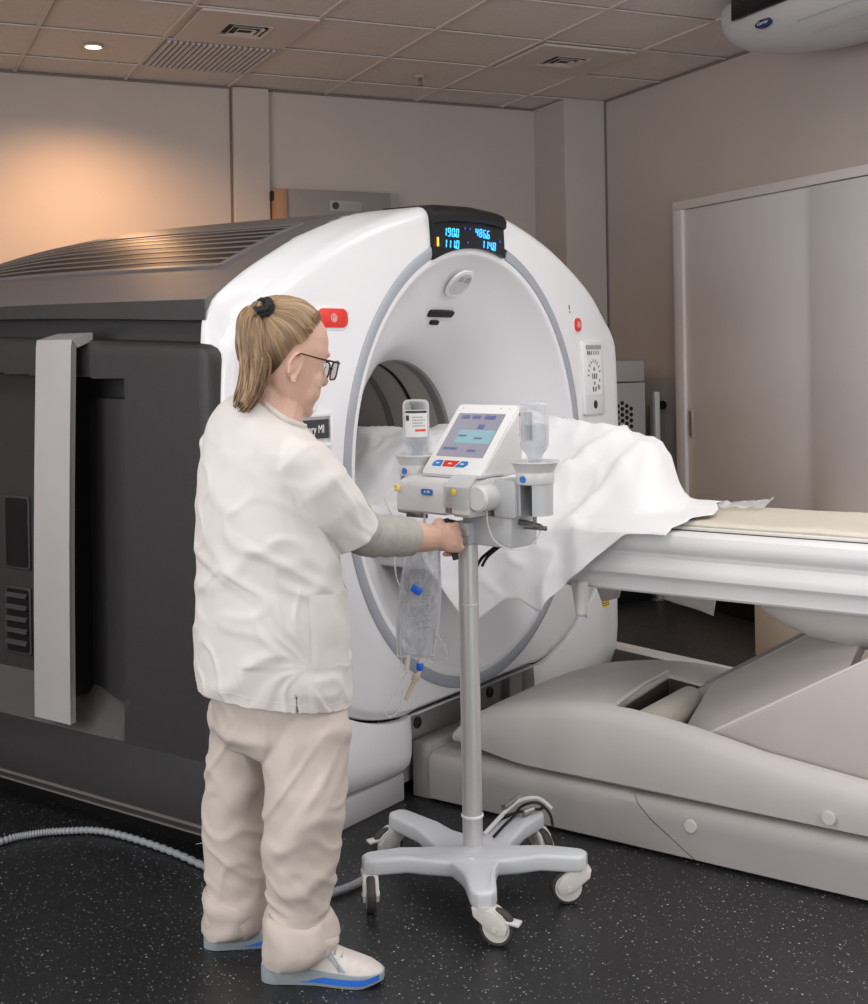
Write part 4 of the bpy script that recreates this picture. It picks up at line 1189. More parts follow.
mb = MB().lathe([(0.002, -0.075), (0.030, -0.075), (0.036, -0.068), (0.036, 0.02), (0.033, 0.024), (0.033, 0.10), (0.030, 0.104), (0.002, 0.104)], (0.098, 0, 0.958), 28, 'y')
obj('piston_drum', place(mb, IR), M['pump'], K)
mb = MB().box((0.145, 0.03, 0.955), (0.075, 0.10, 0.10), bevel=0.008)
obj('holder_arm', place(mb, IR), M['pump_shade'], K)
mb = MB().box((-0.01, 0.10, 0.956), (0.40, 0.05, 0.07), bevel=0.008)
obj('holder_arm', place(mb, IR), M['pump_shade'], K)
mb = MB().lathe([(0.0085, 0), (0.0085, -0.008), (0.006, -0.009), (0.0005, -0.009)], (-0.186, -0.075, 0.970), 16, 'y')
obj('port', place(mb, IR), M['yellow'], K)
mb = MB().lathe([(0.0085, 0), (0.0085, -0.008), (0.006, -0.009), (0.0005, -0.009)], (0.028, -0.078, 0.972), 16, 'y')
obj('port', place(mb, IR), M['yellow'], K)
mb = MB().prism(rrect(-0.078, 0.965, 0.040, 0.016, 0.006, 4), -0.0762, -0.072, 'y')
pl = obj('pump_label', place(mb, IR), M['blue'], K)
mb = MB().prism(rrect(-0.071, 0.966, 0.010, 0.006, 0.002, 3), -0.0768, -0.0762, 'y'); mb.mi = 0
mb.prism([(-0.088, 0.963), (-0.080, 0.963), (-0.084, 0.970)], -0.0768, -0.0762, 'y')
obj('label_symbols', place(mb, IR), M['print_white'], pl)
# clear cover over the right pump head
mb = MB().prism([(-0.086, 0.930), (-0.084, 0.985), (-0.05, 1.010), (0.02, 1.014), (0.06, 1.010)] + [(0.06, 1.007), (0.02, 1.011), (-0.049, 1.007), (-0.081, 0.983), (-0.083, 0.930)], -0.008, 0.078, 'x')
obj('pump_window', place(mb, IR), M['film'], K)
# tilted display
Bf, Tf = Vector((0, -0.022, 1.004)), Vector((0, 0.147, 1.192))
ax = (Tf - Bf); LL = ax.length; ax.normalize(); nrm = Vector((0, -ax.z, ax.y))
mb = MB().prism([(-0.022, 1.002), (0.147, 1.190), (0.160, 1.190), (0.168, 1.180), (0.160, 1.10), (0.150, 1.003)], -0.152, 0.070, 'x', 0.009, 3)
dh = obj('display_housing', place(mb, IR), M['pump'], K, angle=40)
SMx = Matrix((Vector((1, 0, 0)), ax, nrm)).transposed().to_4x4(); SMx.translation = Bf + Vector((-0.041, 0, 0))
SM = IR @ SMx           # local: x across, y up the face, z out of it
mb = MB().prism(rrect(0, LL * 0.5, 0.214, LL * 0.97, 0.012, 4), -0.004, 0.003, 'z', 0.002)
obj('display_bezel', place(mb, SM), M['print_white'], dh)
sc_m = mat('screen', (0.22, 0.22, 0.26), 0.25, emit=(0.34, 0.34, 0.41), estr=0.34)
mb = MB().prism(rrect(-0.002, LL * 0.555, 0.170, LL * 0.60, 0.002, 2), 0.002, 0.0042, 'z')
scr = obj('screen', place(mb, SM), sc_m, dh)
mb = MB().box((0.015, LL * 0.53, 0.0044), (0.128, LL * 0.18, 0.0006))
obj('screen_field', place(mb, SM), mat('teal field', (0.20, 0.34, 0.38), 0.3, emit=(0.26, 0.46, 0.50), estr=0.36), scr)
icm = mat('screen icon', (0.10, 0.11, 0.22), 0.3, emit=(0.2, 0.22, 0.45), estr=0.25)
for k, (x, y, w_, h_) in enumerate(((-0.055, .80, .03, .012), (-0.015, .80, .03, .012), (0.035, .80, .04, .014), (0.02, .67, .022, .016), (-0.05, .36, .05, .008), (0.03, .34, .03, .008), (-0.03, .54, .03, .006), (0.03, .51, .03, .006))):
    obj('screen_icon', place(MB().box((x, LL * y, 0.0047), (w_, h_, 0.0005)), SM), icm, scr)
for nm, poly, m_ in (('screen_button', [(-0.082, 0.030), (-0.050, 0.030), (-0.050, 0.050), (-0.072, 0.050), (-0.082, 0.043)], 'blue'),
                     ('screen_button', [(-0.044, 0.030), (-0.004, 0.030), (0.010, 0.050), (-0.044, 0.050)], 'red'),
                     ('screen_button', [(0.002, 0.030), (0.034, 0.030), (0.044, 0.040), (0.040, 0.050), (0.018, 0.050)], 'blue')):
    o = obj(nm, place(MB().prism(poly, 0.002, 0.0045, 'z'), SM), M[m_], dh)
mb = MB()
for x in (-0.066, -0.02, 0.024): mb.box((x, 0.040, 0.0046), (0.012, 0.004, 0.0005))
obj('button_text', place(mb, SM), M['print_white'], dh)
mb = MB()
for x in (-0.085, 0.055, 0.085): mb.lathe([(0.002, 0.003), (0.002, 0.0036)], (x, LL * 0.93, 0), 10)
obj('bezel_sensor', place(mb, SM), M['print_grey'], dh)


# bottle holders and bottles
def holder(x, y):
    c = Vector((x, y, 0))
    cup = []
    mb = MB()
    # open-fronted cup: an arc of wall with thickness
    a0, a1 = R(-62), R(242)
    def ring(r, z): return [(x + r * cos(a0 + (a1 - a0) * k / 30), y + r * sin(a0 + (a1 - a0) * k / 30), z) for k in range(31)]
    rows = [ring(0.046, 0.915), ring(0.047, 1.02), ring(0.042, 1.02), ring(0.041, 0.915), ring(0.046, 0.915)]
    mb.grid(rows)
    for kk in (0, -1): mb.grid([[rows[0][kk], rows[1][kk]], [rows[3][kk], rows[2][kk]]])
    h = obj('bottle_holder', place(mb, IR), M['pump_shade'], K)
    mb = MB().lathe([(0.024, 1.030), (0.046, 1.018), (0.060, 1.048), (0.064, 1.051), (0.064, 1.055), (0.056, 1.052), (0.028, 1.038), (0.024, 1.038)], c, 36)
    mb.lathe([(0.0475, 0.995), (0.050, 0.998), (0.050, 1.025), (0.0475, 1.03)], c, 36)
    obj('holder_rim', place(mb, IR), M['pump'], h, angle=40)
    mb = MB().lathe([(0.009, 0), (0.009, -0.003)], (x, y - 0.0495, 1.010), 16, 'y')
    pl_ = obj('holder_symbol', place(mb, IR), M['blue'], h)
    mb = MB().tube([(x, y, 1.030), (x, y, 0.99), (x, y - 0.004, 0.90), (x, y - 0.004, 0.885)], [0.008, 0.006, 0.005, 0.005], 10)
    mb.box((x, y - 0.004, 0.995), (0.018, 0.018, 0.02), bevel=0.003); mb.box((x, y - 0.004, 0.925), (0.026, 0.02, 0.026), bevel=0.004)
    mb.tube([(x - 0.07, y, 0.893), (x - 0.02, y - 0.004, 0.890), (x + 0.02, y - 0.004, 0.884)], 0.008, 10)
    mb.tube([(x - 0.02, y - 0.025, 0.885), (x + 0.02, y + 0.02, 0.878)], 0.006, 8)
    obj('valve', place(mb, IR), mat('dull valve steel', (0.20, 0.19, 0.18), 0.4, metal=0.7), h)


HR, HL = (0.212, 0.028), (-0.212, 0.028)
holder(*HR); holder(*HL)


def bottle(x, y, label, turn):
    fr_ = FC @ IR
    t = thing('contrast_bottle', label, 'bottle', fr_, (x, y, 1.056), 'contrast bottles in the injector holders')
    prof_ = [(0.0, 1.040), (0.017, 1.040), (0.018, 1.046), (0.019, 1.064), (0.024, 1.074), (0.033, 1.084), (0.037, 1.096), (0.0375, 1.11), (0.0375, 1.190), (0.036, 1.199), (0.031, 1.206), (0.022, 1.208), (0.0, 1.205)]
    obj('glass', MB().lathe(prof_, (x, y, 0), 40), M['glass'], t, angle=60)
    obj('fluid', MB().lathe([(0.0, 1.046), (0.0155, 1.047), (0.017, 1.066), (0.031, 1.087), (0.0345, 1.098), (0.0348, 1.150), (0.0, 1.151)], (x, y, 0), 32), M['fluid'], t, angle=60)
    obj('stopper', MB().lathe([(0.0, 1.038), (0.014, 1.038), (0.014, 1.049), (0.0, 1.049)], (x, y, 0), 24), M['lightgrey'], t)
    def lab(a0, a1, z0, z1, r, m_, nm, par):
        n_ = 20
        rows = [[(x + r * cos(lerp(a0, a1, k / n_)), y + r * sin(lerp(a0, a1, k / n_)), z) for k in range(n_ + 1)] for z in (z0, z1)]
        return obj(nm, MB().grid(rows), m_, par)
    a = turn
    lb = lab(a - 0.95, a + 0.95, 1.104, 1.180, 0.0380, mat('bottle label', (0.72, 0.71, 0.72), 0.5), 'label', t)
    lab(a - 0.9, a + 0.9, 1.171, 1.178, 0.0383, M['print_dark'], 'label_band', lb)
    lab(a - 0.1, a + 0.75, 1.120, 1.126, 0.0383, M['red'], 'label_stripe', lb)
    for k in range(4): lab(a - 0.3, a + (0.7 if k % 2 else 0.5), 1.158 - 0.008 * k, 1.161 - 0.008 * k, 0.0383, M['print_grey'], 'label_text', lb)
    lab(a - 0.85, a - 0.55, 1.150, 1.165, 0.0383, M['print_dark'], 'label_code', lb)


bottle(*HR, 'upturned clear bottle in the holder right of the injector screen', R(190))
bottle(*HL, 'upturned clear bottle in the holder left of the injector screen', R(-45))

# drip bag and its lines
bag = thing('drip_bag', 'clear plastic drip bag hanging under the injector', 'drip bag', FC @ Matrix.Translation((0, 0, 0.115)), (-0.135, 0.03, 0.50))
BX, BY = -0.128, 0.03
rows_f, rows_b = [], []
nz_, nx_ = 44, 22
for i in range(nz_ + 1):
    t_ = i / nz_; z = lerp(0.515, 0.835, t_)
    w = 0.056 * (0.86 + 0.14 * sin(PI * min(1, t_ * 1.3))) * (1 - 0.12 * sstep(0.7, 1.0, t_))
    cxx = BX - 0.018 * (1 - t_) + 0.010 * t_
    th = 0.026 * sin(PI * clamp(t_ * 0.86 + 0.06)) ** 0.8
    rf, rb = [], []
    for j in range(nx_ + 1):
        s_ = -1 + 2 * j / nx_; e = math.sqrt(max(0, 1 - s_ * s_))
        cr = 0.012 * noise.noise(Vector((s_ * 2.5, t_ * 8, 1.7))) + 0.008 * noise.noise(Vector((s_ * 6, t_ * 14, 4.1)))
        rf.append((cxx + s_ * w, BY - th * e - cr * e, z + 0.004 * noise.noise(Vector((s_ * 3, t_ * 3, 0)))))
        rb.append((cxx + s_ * w, BY + th * e * 0.6 + cr * e, z))
    rows_f.append(rf); rows_b.append(rb)
mb = MB().grid(rows_f); mb.grid(rows_b, True)
obj('bag', mb, glassy('crumpled bag film', (0.88, 0.90, 0.92), 0.26, 0.5), bag, angle=50)
mb = MB()
for i in range(1):
    for sx in (-1, 1): mb.tube([(r[0 if sx < 0 else -1][0], BY, r[0][2]) for r in rows_f], 0.0030, 6)
    mb.tube([(p[0], BY, 0.517) for p in rows_f[0]], 0.0045, 6); mb.tube([(p[0], BY, 0.835) for p in rows_f[-1]], 0.003, 6)
obj('bag_seam', mb, mat('frosted seam', (0.75, 0.76, 0.78), 0.4, alpha=0.75), bag)
mb = MB()
for i in range(6): mb.box((BX + 0.005, BY - 0.0285, 0.60 + 0.018 * i), (0.045 if i % 2 else 0.03, 0.001, 0.003))
obj('bag_print', mb, mat('pale bag print', (0.45, 0.47, 0.52), 0.5, alpha=0.6), bag)
obj('hanger', MB().tube([(BX + 0.01, BY, 0.833), (BX + 0.012, BY, 0.87), (BX + 0.014, BY, 0.912)], 0.0035, 8), M['tube'], bag)
obj('clip', MB().box((-0.140, BY - 0.034, 0.703), (0.030, 0.012, 0.020), Matrix.Rotation(0.55, 3, 'Y'), bevel=0.002), M['brightblue'], bag)
obj('valve', MB().lathe([(0.0085, 0.478), (0.010, 0.482), (0.010, 0.494), (0.0085, 0.498)], (-0.135, BY, 0), 14), M['brightblue'], bag)
mb = MB().tube([(-0.133, BY, 0.520), (-0.135, BY, 0.478), (-0.142, BY, 0.462)], 0.006, 10)
mb.tube([(-0.165, BY, 0.520), (-0.172, BY, 0.478)], 0.0075, 10)
obj('port', mb, mat('frosted port', (0.72, 0.66, 0.62), 0.35), bag)
mb = MB().tube([(-0.144, BY, 0.466), (-0.150, BY, 0.450)], [0.011, 0.010], 12); mb.tube([(-0.150, BY, 0.450), (-0.176, BY, 0.398)], [0.0065, 0.0055], 12)
obj('spike', mb, mat('cream spike', (0.62, 0.52, 0.44), 0.4), bag)
def hpt(px_, py_, dd=0.0):
    p = at(px_, py_, 3.389 + dd); return Vector((p.x - 0.0820, p.y - 3.3888, p.z))
def line(name, pts_, label, r=0.0019, m='tube'):
    path = spline([hpt(*p) for p in pts_], 10)
    return solo(name, MB().tube(path, r, 6), M[m], label, 'tubing', FC, tuple(path[-1]))
line('infusion_tube', [(400, 490, -0.0), (391, 489, -0.02), (385, 500, -0.03), (392, 517, 0.0), (394, 540, 0.05), (396, 575, 0.04), (404, 600, 0.02), (400, 640, 0.02), (402, 668, 0.03)], 'thin clear tube curling down the left of the drip bag')
line('infusion_tube', [(487, 500, -0.10), (488, 525, -0.11), (497, 543, -0.11), (517, 550, -0.12), (534, 543, -0.12), (541, 528, -0.12)], 'thin clear tube looping under the right bottle holder')
line('infusion_tube', [(407, 672, 0.03), (396, 690, 0.03), (386, 710, 0.03), (390, 717, 0.03), (399, 709, 0.03), (402, 690, 0.03)], 'thin clear tube loop hanging below the drip bag')
line('infusion_tube', [(437, 635, 0.02), (446, 648, 0.02), (446, 660, 0.02), (432, 662, 0.03), (424, 655, 0.03)], 'thin clear tube loop at the right edge of the drip bag')
path = [hpt(p_[0], p_[1], p_[2]) for p_ in ((508, 536, 0.05), (494, 548, 0.05), (482, 558, 0.03), (476, 568, 0.02))]
solo('power_lead', MB().tube(spline(path, 8), 0.0045, 8).tube(spline([p + Vector((0.016, 0.0, 0.004)) for p in path], 8), 0.004, 8), M['black'], 'pair of black leads running down behind the pole', 'cable', FC, tuple(path[-1]))
# spare cable lying over the rear leg
a = R(52); e5 = Vector((cos(a), sin(a), 0)); n5 = Vector((-sin(a), cos(a), 0))
def q5(t_, s_, z): v = e5 * t_ + n5 * s_; return (v.x, v.y, z)
coil = thing('coiled_cable', 'black and grey cable coiled over the rear leg of the rolling stand', 'cable', FC, q5(0.24, 0, 0.132))
obj('black_cable', MB().tube(spline([q5(0.09, -0.005, 0.124), q5(0.15, 0.0, 0.137), q5(0.21, 0.012, 0.140), q5(0.27, 0.022, 0.150), q5(0.315, 0.0, 0.150), q5(0.325, -0.034, 0.125), q5(0.325, -0.045, 0.09)], 8), 0.0042, 8), M['black'], coil)
obj('black_cable', MB().tube(spline([q5(0.20, 0.035, 0.139), q5(0.26, 0.004, 0.143), q5(0.30, -0.02, 0.141), q5(0.33, -0.01, 0.139)], 8), 0.0042, 8), M['black'], coil)
obj('grey_cable', MB().tube(spline([q5(0.09, 0.028, 0.122), q5(0.15, 0.03, 0.139), q5(0.23, 0.045, 0.146), q5(0.29, 0.042, 0.156), q5(0.335, 0.01, 0.155), q5(0.345, -0.03, 0.13)], 8), 0.0062, 8), M['lightgrey'], coil)
obj('connector', MB().tube([q5(0.215, 0.048, 0.156), q5(0.30, 0.050, 0.166)], [0.009, 0.007], 10).tube([q5(0.24, -0.002, 0.144), q5(0.275, -0.012, 0.146)], 0.008, 10), M['steel'], coil)
# ================================================================== THE NURSE   (heading frame under her, x to the right, y away)
N0 = Vector((-0.3486, 3.05, 0))
FN = HEAD @ Matrix.Translation(N0)
def n(px, py, dy=0.0):
    p = at(px, py, 3.05 + dy); return p - N0
AL = R(38)                                            # she faces right and away
FW = Vector((cos(AL), sin(AL), 0)); RT = Vector((sin(AL), -cos(AL), 0)); UP = Vector((0, 0, 1))
nurse = thing('person', 'person in white short-sleeved tunic and trousers with a blond ponytail gripping the injector stand', 'person', FN)
P = nurse


def ell(c, a, b, ax=RT, bx=FW, nn=24, ex=2.0):
    """ring: half-width a along ax, half-depth b along bx"""
    o = []
    for k in range(nn):
        t_ = 2 * PI * k / nn; ct, st = cos(t_), sin(t_)
        sx = math.copysign(abs(ct) ** (2 / ex), ct); sy = math.copysign(abs(st) ** (2 / ex), st)
        o.append(c + ax * (a * sx) + bx * (b * sy))
    return o


# ---------------------------------------------------------------- head
HC = n(285, 359, -0.02)
be = R(14)
HA = R(30)
FWh = Vector((cos(HA), sin(HA), 0)); RTh = Vector((sin(HA), -cos(HA), 0))
HF = (FWh * cos(be) - UP * sin(be)).normalized(); HU = (UP * cos(be) + FWh * sin(be)).normalized(); HR_ = RTh.copy()
HM = (Matrix((HF, -HR_, HU)).transposed() * 1.07).to_4x4(); HM.translation = HC          # head frame: x forward, y left, z up
HEADT = [  # z, front, back, half width
    (0.122, 0.015, -0.035, 0.026), (0.116, 0.038, -0.056, 0.044), (0.104, 0.060, -0.075, 0.058), (0.085, 0.078, -0.089, 0.068), (0.060, 0.089, -0.096, 0.074), (0.030, 0.094, -0.098, 0.076),
    (0.0, 0.091, -0.094, 0.0745), (-0.025, 0.091, -0.083, 0.072), (-0.050, 0.092, -0.066, 0.069), (-0.072, 0.090, -0.045, 0.064), (-0.092, 0.086, -0.022, 0.056), (-0.108, 0.080, 0.000, 0.045), (-0.118, 0.070, 0.025, 0.030)]
def head_rings(grow=0.0):
    rs = []
    for z, f_, b_, w in HEADT[::-1]:
        c = (f_ + b_) / 2; d_ = (f_ - b_) / 2 + grow; w2 = w + grow; ring = []
        for k in range(32):
            t_ = 2 * PI * k / 32
            ct, st = cos(t_), sin(t_)
            x = c + d_ * math.copysign(abs(ct) ** 0.88, ct); y = w2 * math.copysign(abs(st) ** 0.94, st)
            ring.append(HM @ Vector((x, y, z + (grow if z > 0.1 else 0))))
        rs.append(ring)
    return rs
body = MB()
body.loft(head_rings())
def hb(c, r, rot=None):
    body.ball(HM @ Vector(c), r, 14, HM.to_3x3().to_4x4() @ (rot.to_4x4() if rot else Matrix.Identity(4)))
# face
hb((0.100, 0, -0.028), (0.016, 0.012, 0.014)); hb((0.094, 0, -0.010), (0.010, 0.009, 0.026), Matrix.Rotation(-0.25, 3, 'Y')); hb((0.097, 0.010, -0.032), (0.009, 0.007, 0.007)); hb((0.097, -0.010, -0.032), (0.009, 0.007, 0.007))
hb((0.083, 0, 0.030), (0.016, 0.045, 0.010)); hb((0.058, 0.038, -0.038), (0.027, 0.025, 0.036)); hb((0.058, -0.038, -0.038), (0.027, 0.025, 0.036)); hb((0.064, 0.034, -0.062), (0.022, 0.022, 0.028)); hb((0.064, -0.034, -0.062), (0.022, 0.022, 0.028))
hb((0.088, 0, -0.064), (0.0095, 0.022, 0.0055)); hb((0.086, 0, -0.074), (0.0095, 0.019, 0.006)); hb((0.078, 0, -0.104), (0.015, 0.020, 0.014))
hb((0.045, 0.050, -0.062), (0.030, 0.014, 0.030)); hb((0.045, -0.050, -0.062), (0.030, 0.014, 0.030))
# ears: shell, rim and lobe
for s in (-1, 1):
    cx_e, cy_e, cz_e = -0.008, s * 0.077, -0.020
    tilt = Matrix.Rotation(0.16, 3, 'Y')
    hb((cx_e, cy_e, cz_e), (0.015, 0.005, 0.026), tilt)
    pth_ = []
    for k in range(13):
        a = R(-60 + 285 * k / 12)
        pth_.append(HM @ (Vector((cx_e, cy_e + s * (0.006 + 0.004 * cos(a + 2.6)), cz_e)) + tilt @ Vector((0.0165 * cos(a) * (1.0 if sin(a) > 0 else 0.82), 0, 0.029 * sin(a)))))
    body.tube(pth_, [0.0040] * 13, 8)
    hb((cx_e + 0.004, cy_e + s * 0.004, cz_e - 0.028), (0.0075, 0.005, 0.008))
    hb((cx_e + 0.014, cy_e + s * 0.003, cz_e - 0.004), (0.004, 0.004, 0.006))
# neck, trunk (slim, under the clothes)
nk = [(n(272, 372, -0.03), 0.052, 0.056), (n(271, 392, -0.03), 0.055, 0.058), (n(269, 412, -0.03), 0.062, 0.060), (n(266, 428, -0.02), 0.10, 0.075), (n(265, 445, -0.01), 0.140, 0.092), (n(266, 480, 0), 0.145, 0.105), (n(267, 560, 0), 0.140, 0.110), (n(271, 640, 0), 0.160, 0.125), (n(274, 700, 0), 0.150, 0.120), (n(276, 725, 0), 0.10, 0.09)]
body.loft([ell(c, a, b) for c, a, b in nk])
body.tube([n(287, 380, -0.025), n(286, 400, -0.03), n(280, 424, -0.04)], [0.050, 0.050, 0.052], 14)
# right arm, reaching forward
SH, EL, WR = n(305, 462, -0.12), n(364, 535, 0.06), n(435, 538, 0.215)
body.tube([SH, SH.lerp(EL, 0.5), EL, EL.lerp(WR, 0.3), EL.lerp(WR, 0.65), WR], [0.055, 0.052, 0.048, 0.047, 0.041, 0.0335], 16)
# left arm, held in front of her
SH2, EL2, WR2 = n(228, 458, 0.13), n(240, 560, 0.18), n(286, 590, 0.33)
body.tube([SH2, SH2.lerp(EL2, 0.5), EL2, EL2.lerp(WR2, 0.4), WR2], [0.055, 0.050, 0.044, 0.040, 0.028], 14)
# legs under the trousers
for hip, kn, an in ((n(300, 700, -0.05), n(304, 830, -0.085), n(296, 948, -0.095)), (n(250, 700, 0.05), n(238, 820, 0.095), n(233, 915, 0.09))):
    body.tube([hip, hip.lerp(kn, 0.5), kn, kn.lerp(an, 0.35), an, an - Vector((0, 0, 0.05))], [0.066, 0.066, 0.054, 0.056, 0.038, 0.036], 14)


def hand(wr, ex, dorsal, side, pose):
    """palm, four fingers of different lengths and a thumb; side = +1 if the thumb lies along dorsal x ex"""
    ex = ex.normalized(); dz = (dorsal - ex * dorsal.dot(ex)).normalized(); th = dz.cross(ex) * side
    def q(x, y, z): return wr + ex * x + th * y + dz * z
    rings = []
    for x, hw, ht, zc in ((-0.012, 0.029, 0.024, 0), (0.012, 0.032, 0.021, 0), (0.035, 0.039, 0.019, 0.001), (0.060, 0.042, 0.0175, 0.003), (0.080, 0.041, 0.0155, 0.004), (0.090, 0.037, 0.011, 0.002)):
        rings.append([q(x, hw * cos(2 * PI * k / 18), zc + ht * sin(2 * PI * k / 18)) for k in range(18)])
    body.loft(rings)
    for i, (y, L, r) in enumerate(((0.032, 0.94, 0.0092), (0.0112, 1.0, 0.0096), (-0.0098, 0.95, 0.0090), (-0.0295, 0.78, 0.0080))):
        p = Vector((0.082, y, 0.004)); pts_ = [p.copy()]; a = 0.0
        for seg, da in zip((0.046, 0.029, 0.023), pose):
            a += da
            p = p + Vector((cos(a), 0, -sin(a))) * seg * L; pts_.append(p.copy())
        pp = [q(*v) for v in spline(pts_, 3)]
        body.tube(pp, [r * lerp(1.08, 0.84, k / (len(pp) - 1)) for k in range(len(pp))], 10)
        body.ball(pp[-1], r * 0.84, 10); body.ball(q(0.082, y, 0.011), r * 1.12, 10); body.tube([q(0.082, y, 0.010), q(0.045, y * 0.75, 0.0165)], [0.0065, 0.004], 8)
    tp = [q(0.018, 0.026, -0.004), q(0.045, 0.046, -0.014), q(0.072, 0.048, -0.030), q(0.092, 0.034, -0.044)]
    tt = spline(tp, 3)
    body.tube(tt, [lerp(0.0165, 0.0095, k / (len(tt) - 1)) for k in range(len(tt))], 10); body.ball(tt[-1], 0.0095, 10)


exr = (n(460, 538, 0.285) - WR)
hand(WR, exr, Vector((0.40, -0.82, 0.42)), 1, (0.95, 1.25, 0.9))
_ex = exr.normalized(); _dz = Vector((0.40, -0.82, 0.42)); _dz = (_dz - _ex * _dz.dot(_ex)).normalized(); _th = _dz.cross(_ex)
GRIP = WR + _ex * 0.090 - _dz * 0.026
hand(WR2, (WR2 - EL2), Vector((0.2, -0.5, 0.8)), 1, (0.35, 0.5, 0.4))
bm_ = fuse(body, 0.0031, 3, 0.5)
skin = obj('body', bm_, [M['skin'], M['lip']], P, angle=180)
HI = HM.inverted()
for f in skin.data.polygons:
    c = HI @ f.center
    if 0.080 < c.x < 0.110 and abs(c.y) < 0.024 and -0.081 < c.z < -0.058: f.material_index = 1
for s in (-1, 1):
    e = obj('eye', place(MB().ball((0.0745, s * 0.032, 0.002), 0.0115, 14), HM), M['print_white'], P)
    obj('iris', place(MB().lathe([(0.001, 0.0118), (0.005, 0.0114), (0.0055, 0.0105)], (0.0745, s * 0.032, 0.002), 14, 'x'), HM), M['print_dark'], e)
obj('earring', place(MB().ball((-0.004, -0.0865, -0.051), 0.0028, 10), HM), M['steel'], P)

# ---------------------------------------------------------------- hair
hm = bmesh.new()
tmp = MB(); tmp.loft(head_rings(0.004)); bmesh.ops.triangulate(tmp.bm, faces=tmp.bm.faces)
bvh = BVHTree.FromBMesh(tmp.bm); tmp.bm.free(); hm.free()
def on_head(dr, lift):
    d_ = (HM.to_3x3() @ Vector(dr)).normalized(); o_ = HM @ Vector((0, 0, 0.01))
    h_ = bvh.ray_cast(o_ + d_ * 0.5, -d_)
    return (h_[0] if h_[0] else o_ + d_ * 0.1) + d_ * lift
TIE = Vector((-0.70, -0.34, 0.62)).normalized()
hair_line = [(0.56, 0.0, 0.83), (0.52, 0.22, 0.84), (0.40, 0.42, 0.82), (0.27, 0.57, 0.68), (0.17, 0.68, 0.52), (0.09, 0.76, 0.36), (0.0, 0.80, 0.25), (-0.15, 0.80, 0.18), (-0.28, 0.78, -0.08), (-0.40, 0.72, -0.36), (-0.52, 0.55, -0.66), (-0.58, 0.30, -0.82), (-0.60, 0.0, -0.86)]
loop = hair_line + [(x, -y, z) for x, y, z in hair_line[-2:0:-1]]
loop = [Vector(v).normalized() for v in loop]
NL = 240; fine = []
for k in range(NL):
    t_ = k / NL * len(loop); i = int(t_); fine.append(loop[i % len(loop)].lerp(loop[(i + 1) % len(loop)], t_ - i).normalized())
rows = []; NJ = 26
for j in range(NJ + 1):
    t_ = j / NJ; row = []
    for i, v in enumerate(fine):
        ang = v.angle(TIE); s_ = lerp(0.0, 0.93, t_)
        d_ = (v * sin((1 - s_) * ang) + TIE * sin(s_ * ang)) / sin(ang)
        rid = 0.0024 * noise.noise(Vector((i * 0.42, t_ * 1.5, 0))) + 0.0018 * noise.noise(Vector((i * 1.1, t_ * 1.2, 5)))
        lift = -0.001 + 0.0135 * sstep(0, 0.55, t_) ** 0.8 + rid * sstep(0, 0.15, t_) + 0.004 * sstep(0.7, 1, t_)
        row.append(on_head(d_, lift))
    row.append(row[0]); rows.append(row)
mb = MB().grid(rows, False)
def tone_attr(o, fn):
    at_ = o.data.attributes.new('tone', 'FLOAT', 'POINT')
    for i, v in enumerate(o.data.vertices): at_.data[i].value = fn(v.co)
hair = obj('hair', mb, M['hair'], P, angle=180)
bm2 = bmesh.new(); bm2.from_mesh(hair.data); bmesh.ops.recalc_face_normals(bm2, faces=bm2.faces)
bm2.to_mesh(hair.data); bm2.free()
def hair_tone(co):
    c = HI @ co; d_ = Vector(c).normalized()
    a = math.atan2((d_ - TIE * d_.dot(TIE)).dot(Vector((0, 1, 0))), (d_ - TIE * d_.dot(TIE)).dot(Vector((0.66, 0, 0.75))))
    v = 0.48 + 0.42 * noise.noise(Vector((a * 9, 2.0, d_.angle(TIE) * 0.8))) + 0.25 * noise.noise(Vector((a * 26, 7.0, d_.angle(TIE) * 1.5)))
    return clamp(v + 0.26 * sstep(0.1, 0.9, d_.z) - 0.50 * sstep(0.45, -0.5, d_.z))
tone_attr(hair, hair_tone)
TP = on_head(TIE, 0.017)
mb = MB()
tq = (HM.to_3x3() @ TIE).to_track_quat('Z', 'Y').to_matrix().to_4x4()
for k, (rr, zz_, th) in enumerate(((0.0195, -0.004, 0.0088), (0.0190, 0.008, 0.0092))):
    ring_ = [TP + tq @ Vector((rr * cos(2 * PI * i / 24), rr * sin(2 * PI * i / 24), zz_ + 0.002 * sin(i * 1.7))) for i in range(25)]
    mb.tube(ring_, th, 8)
mb.ball(TP + tq @ Vector((0.014, 0, 0.004)), 0.012, 10)
obj('hair_tie', mb, M['black_cloth'], P)
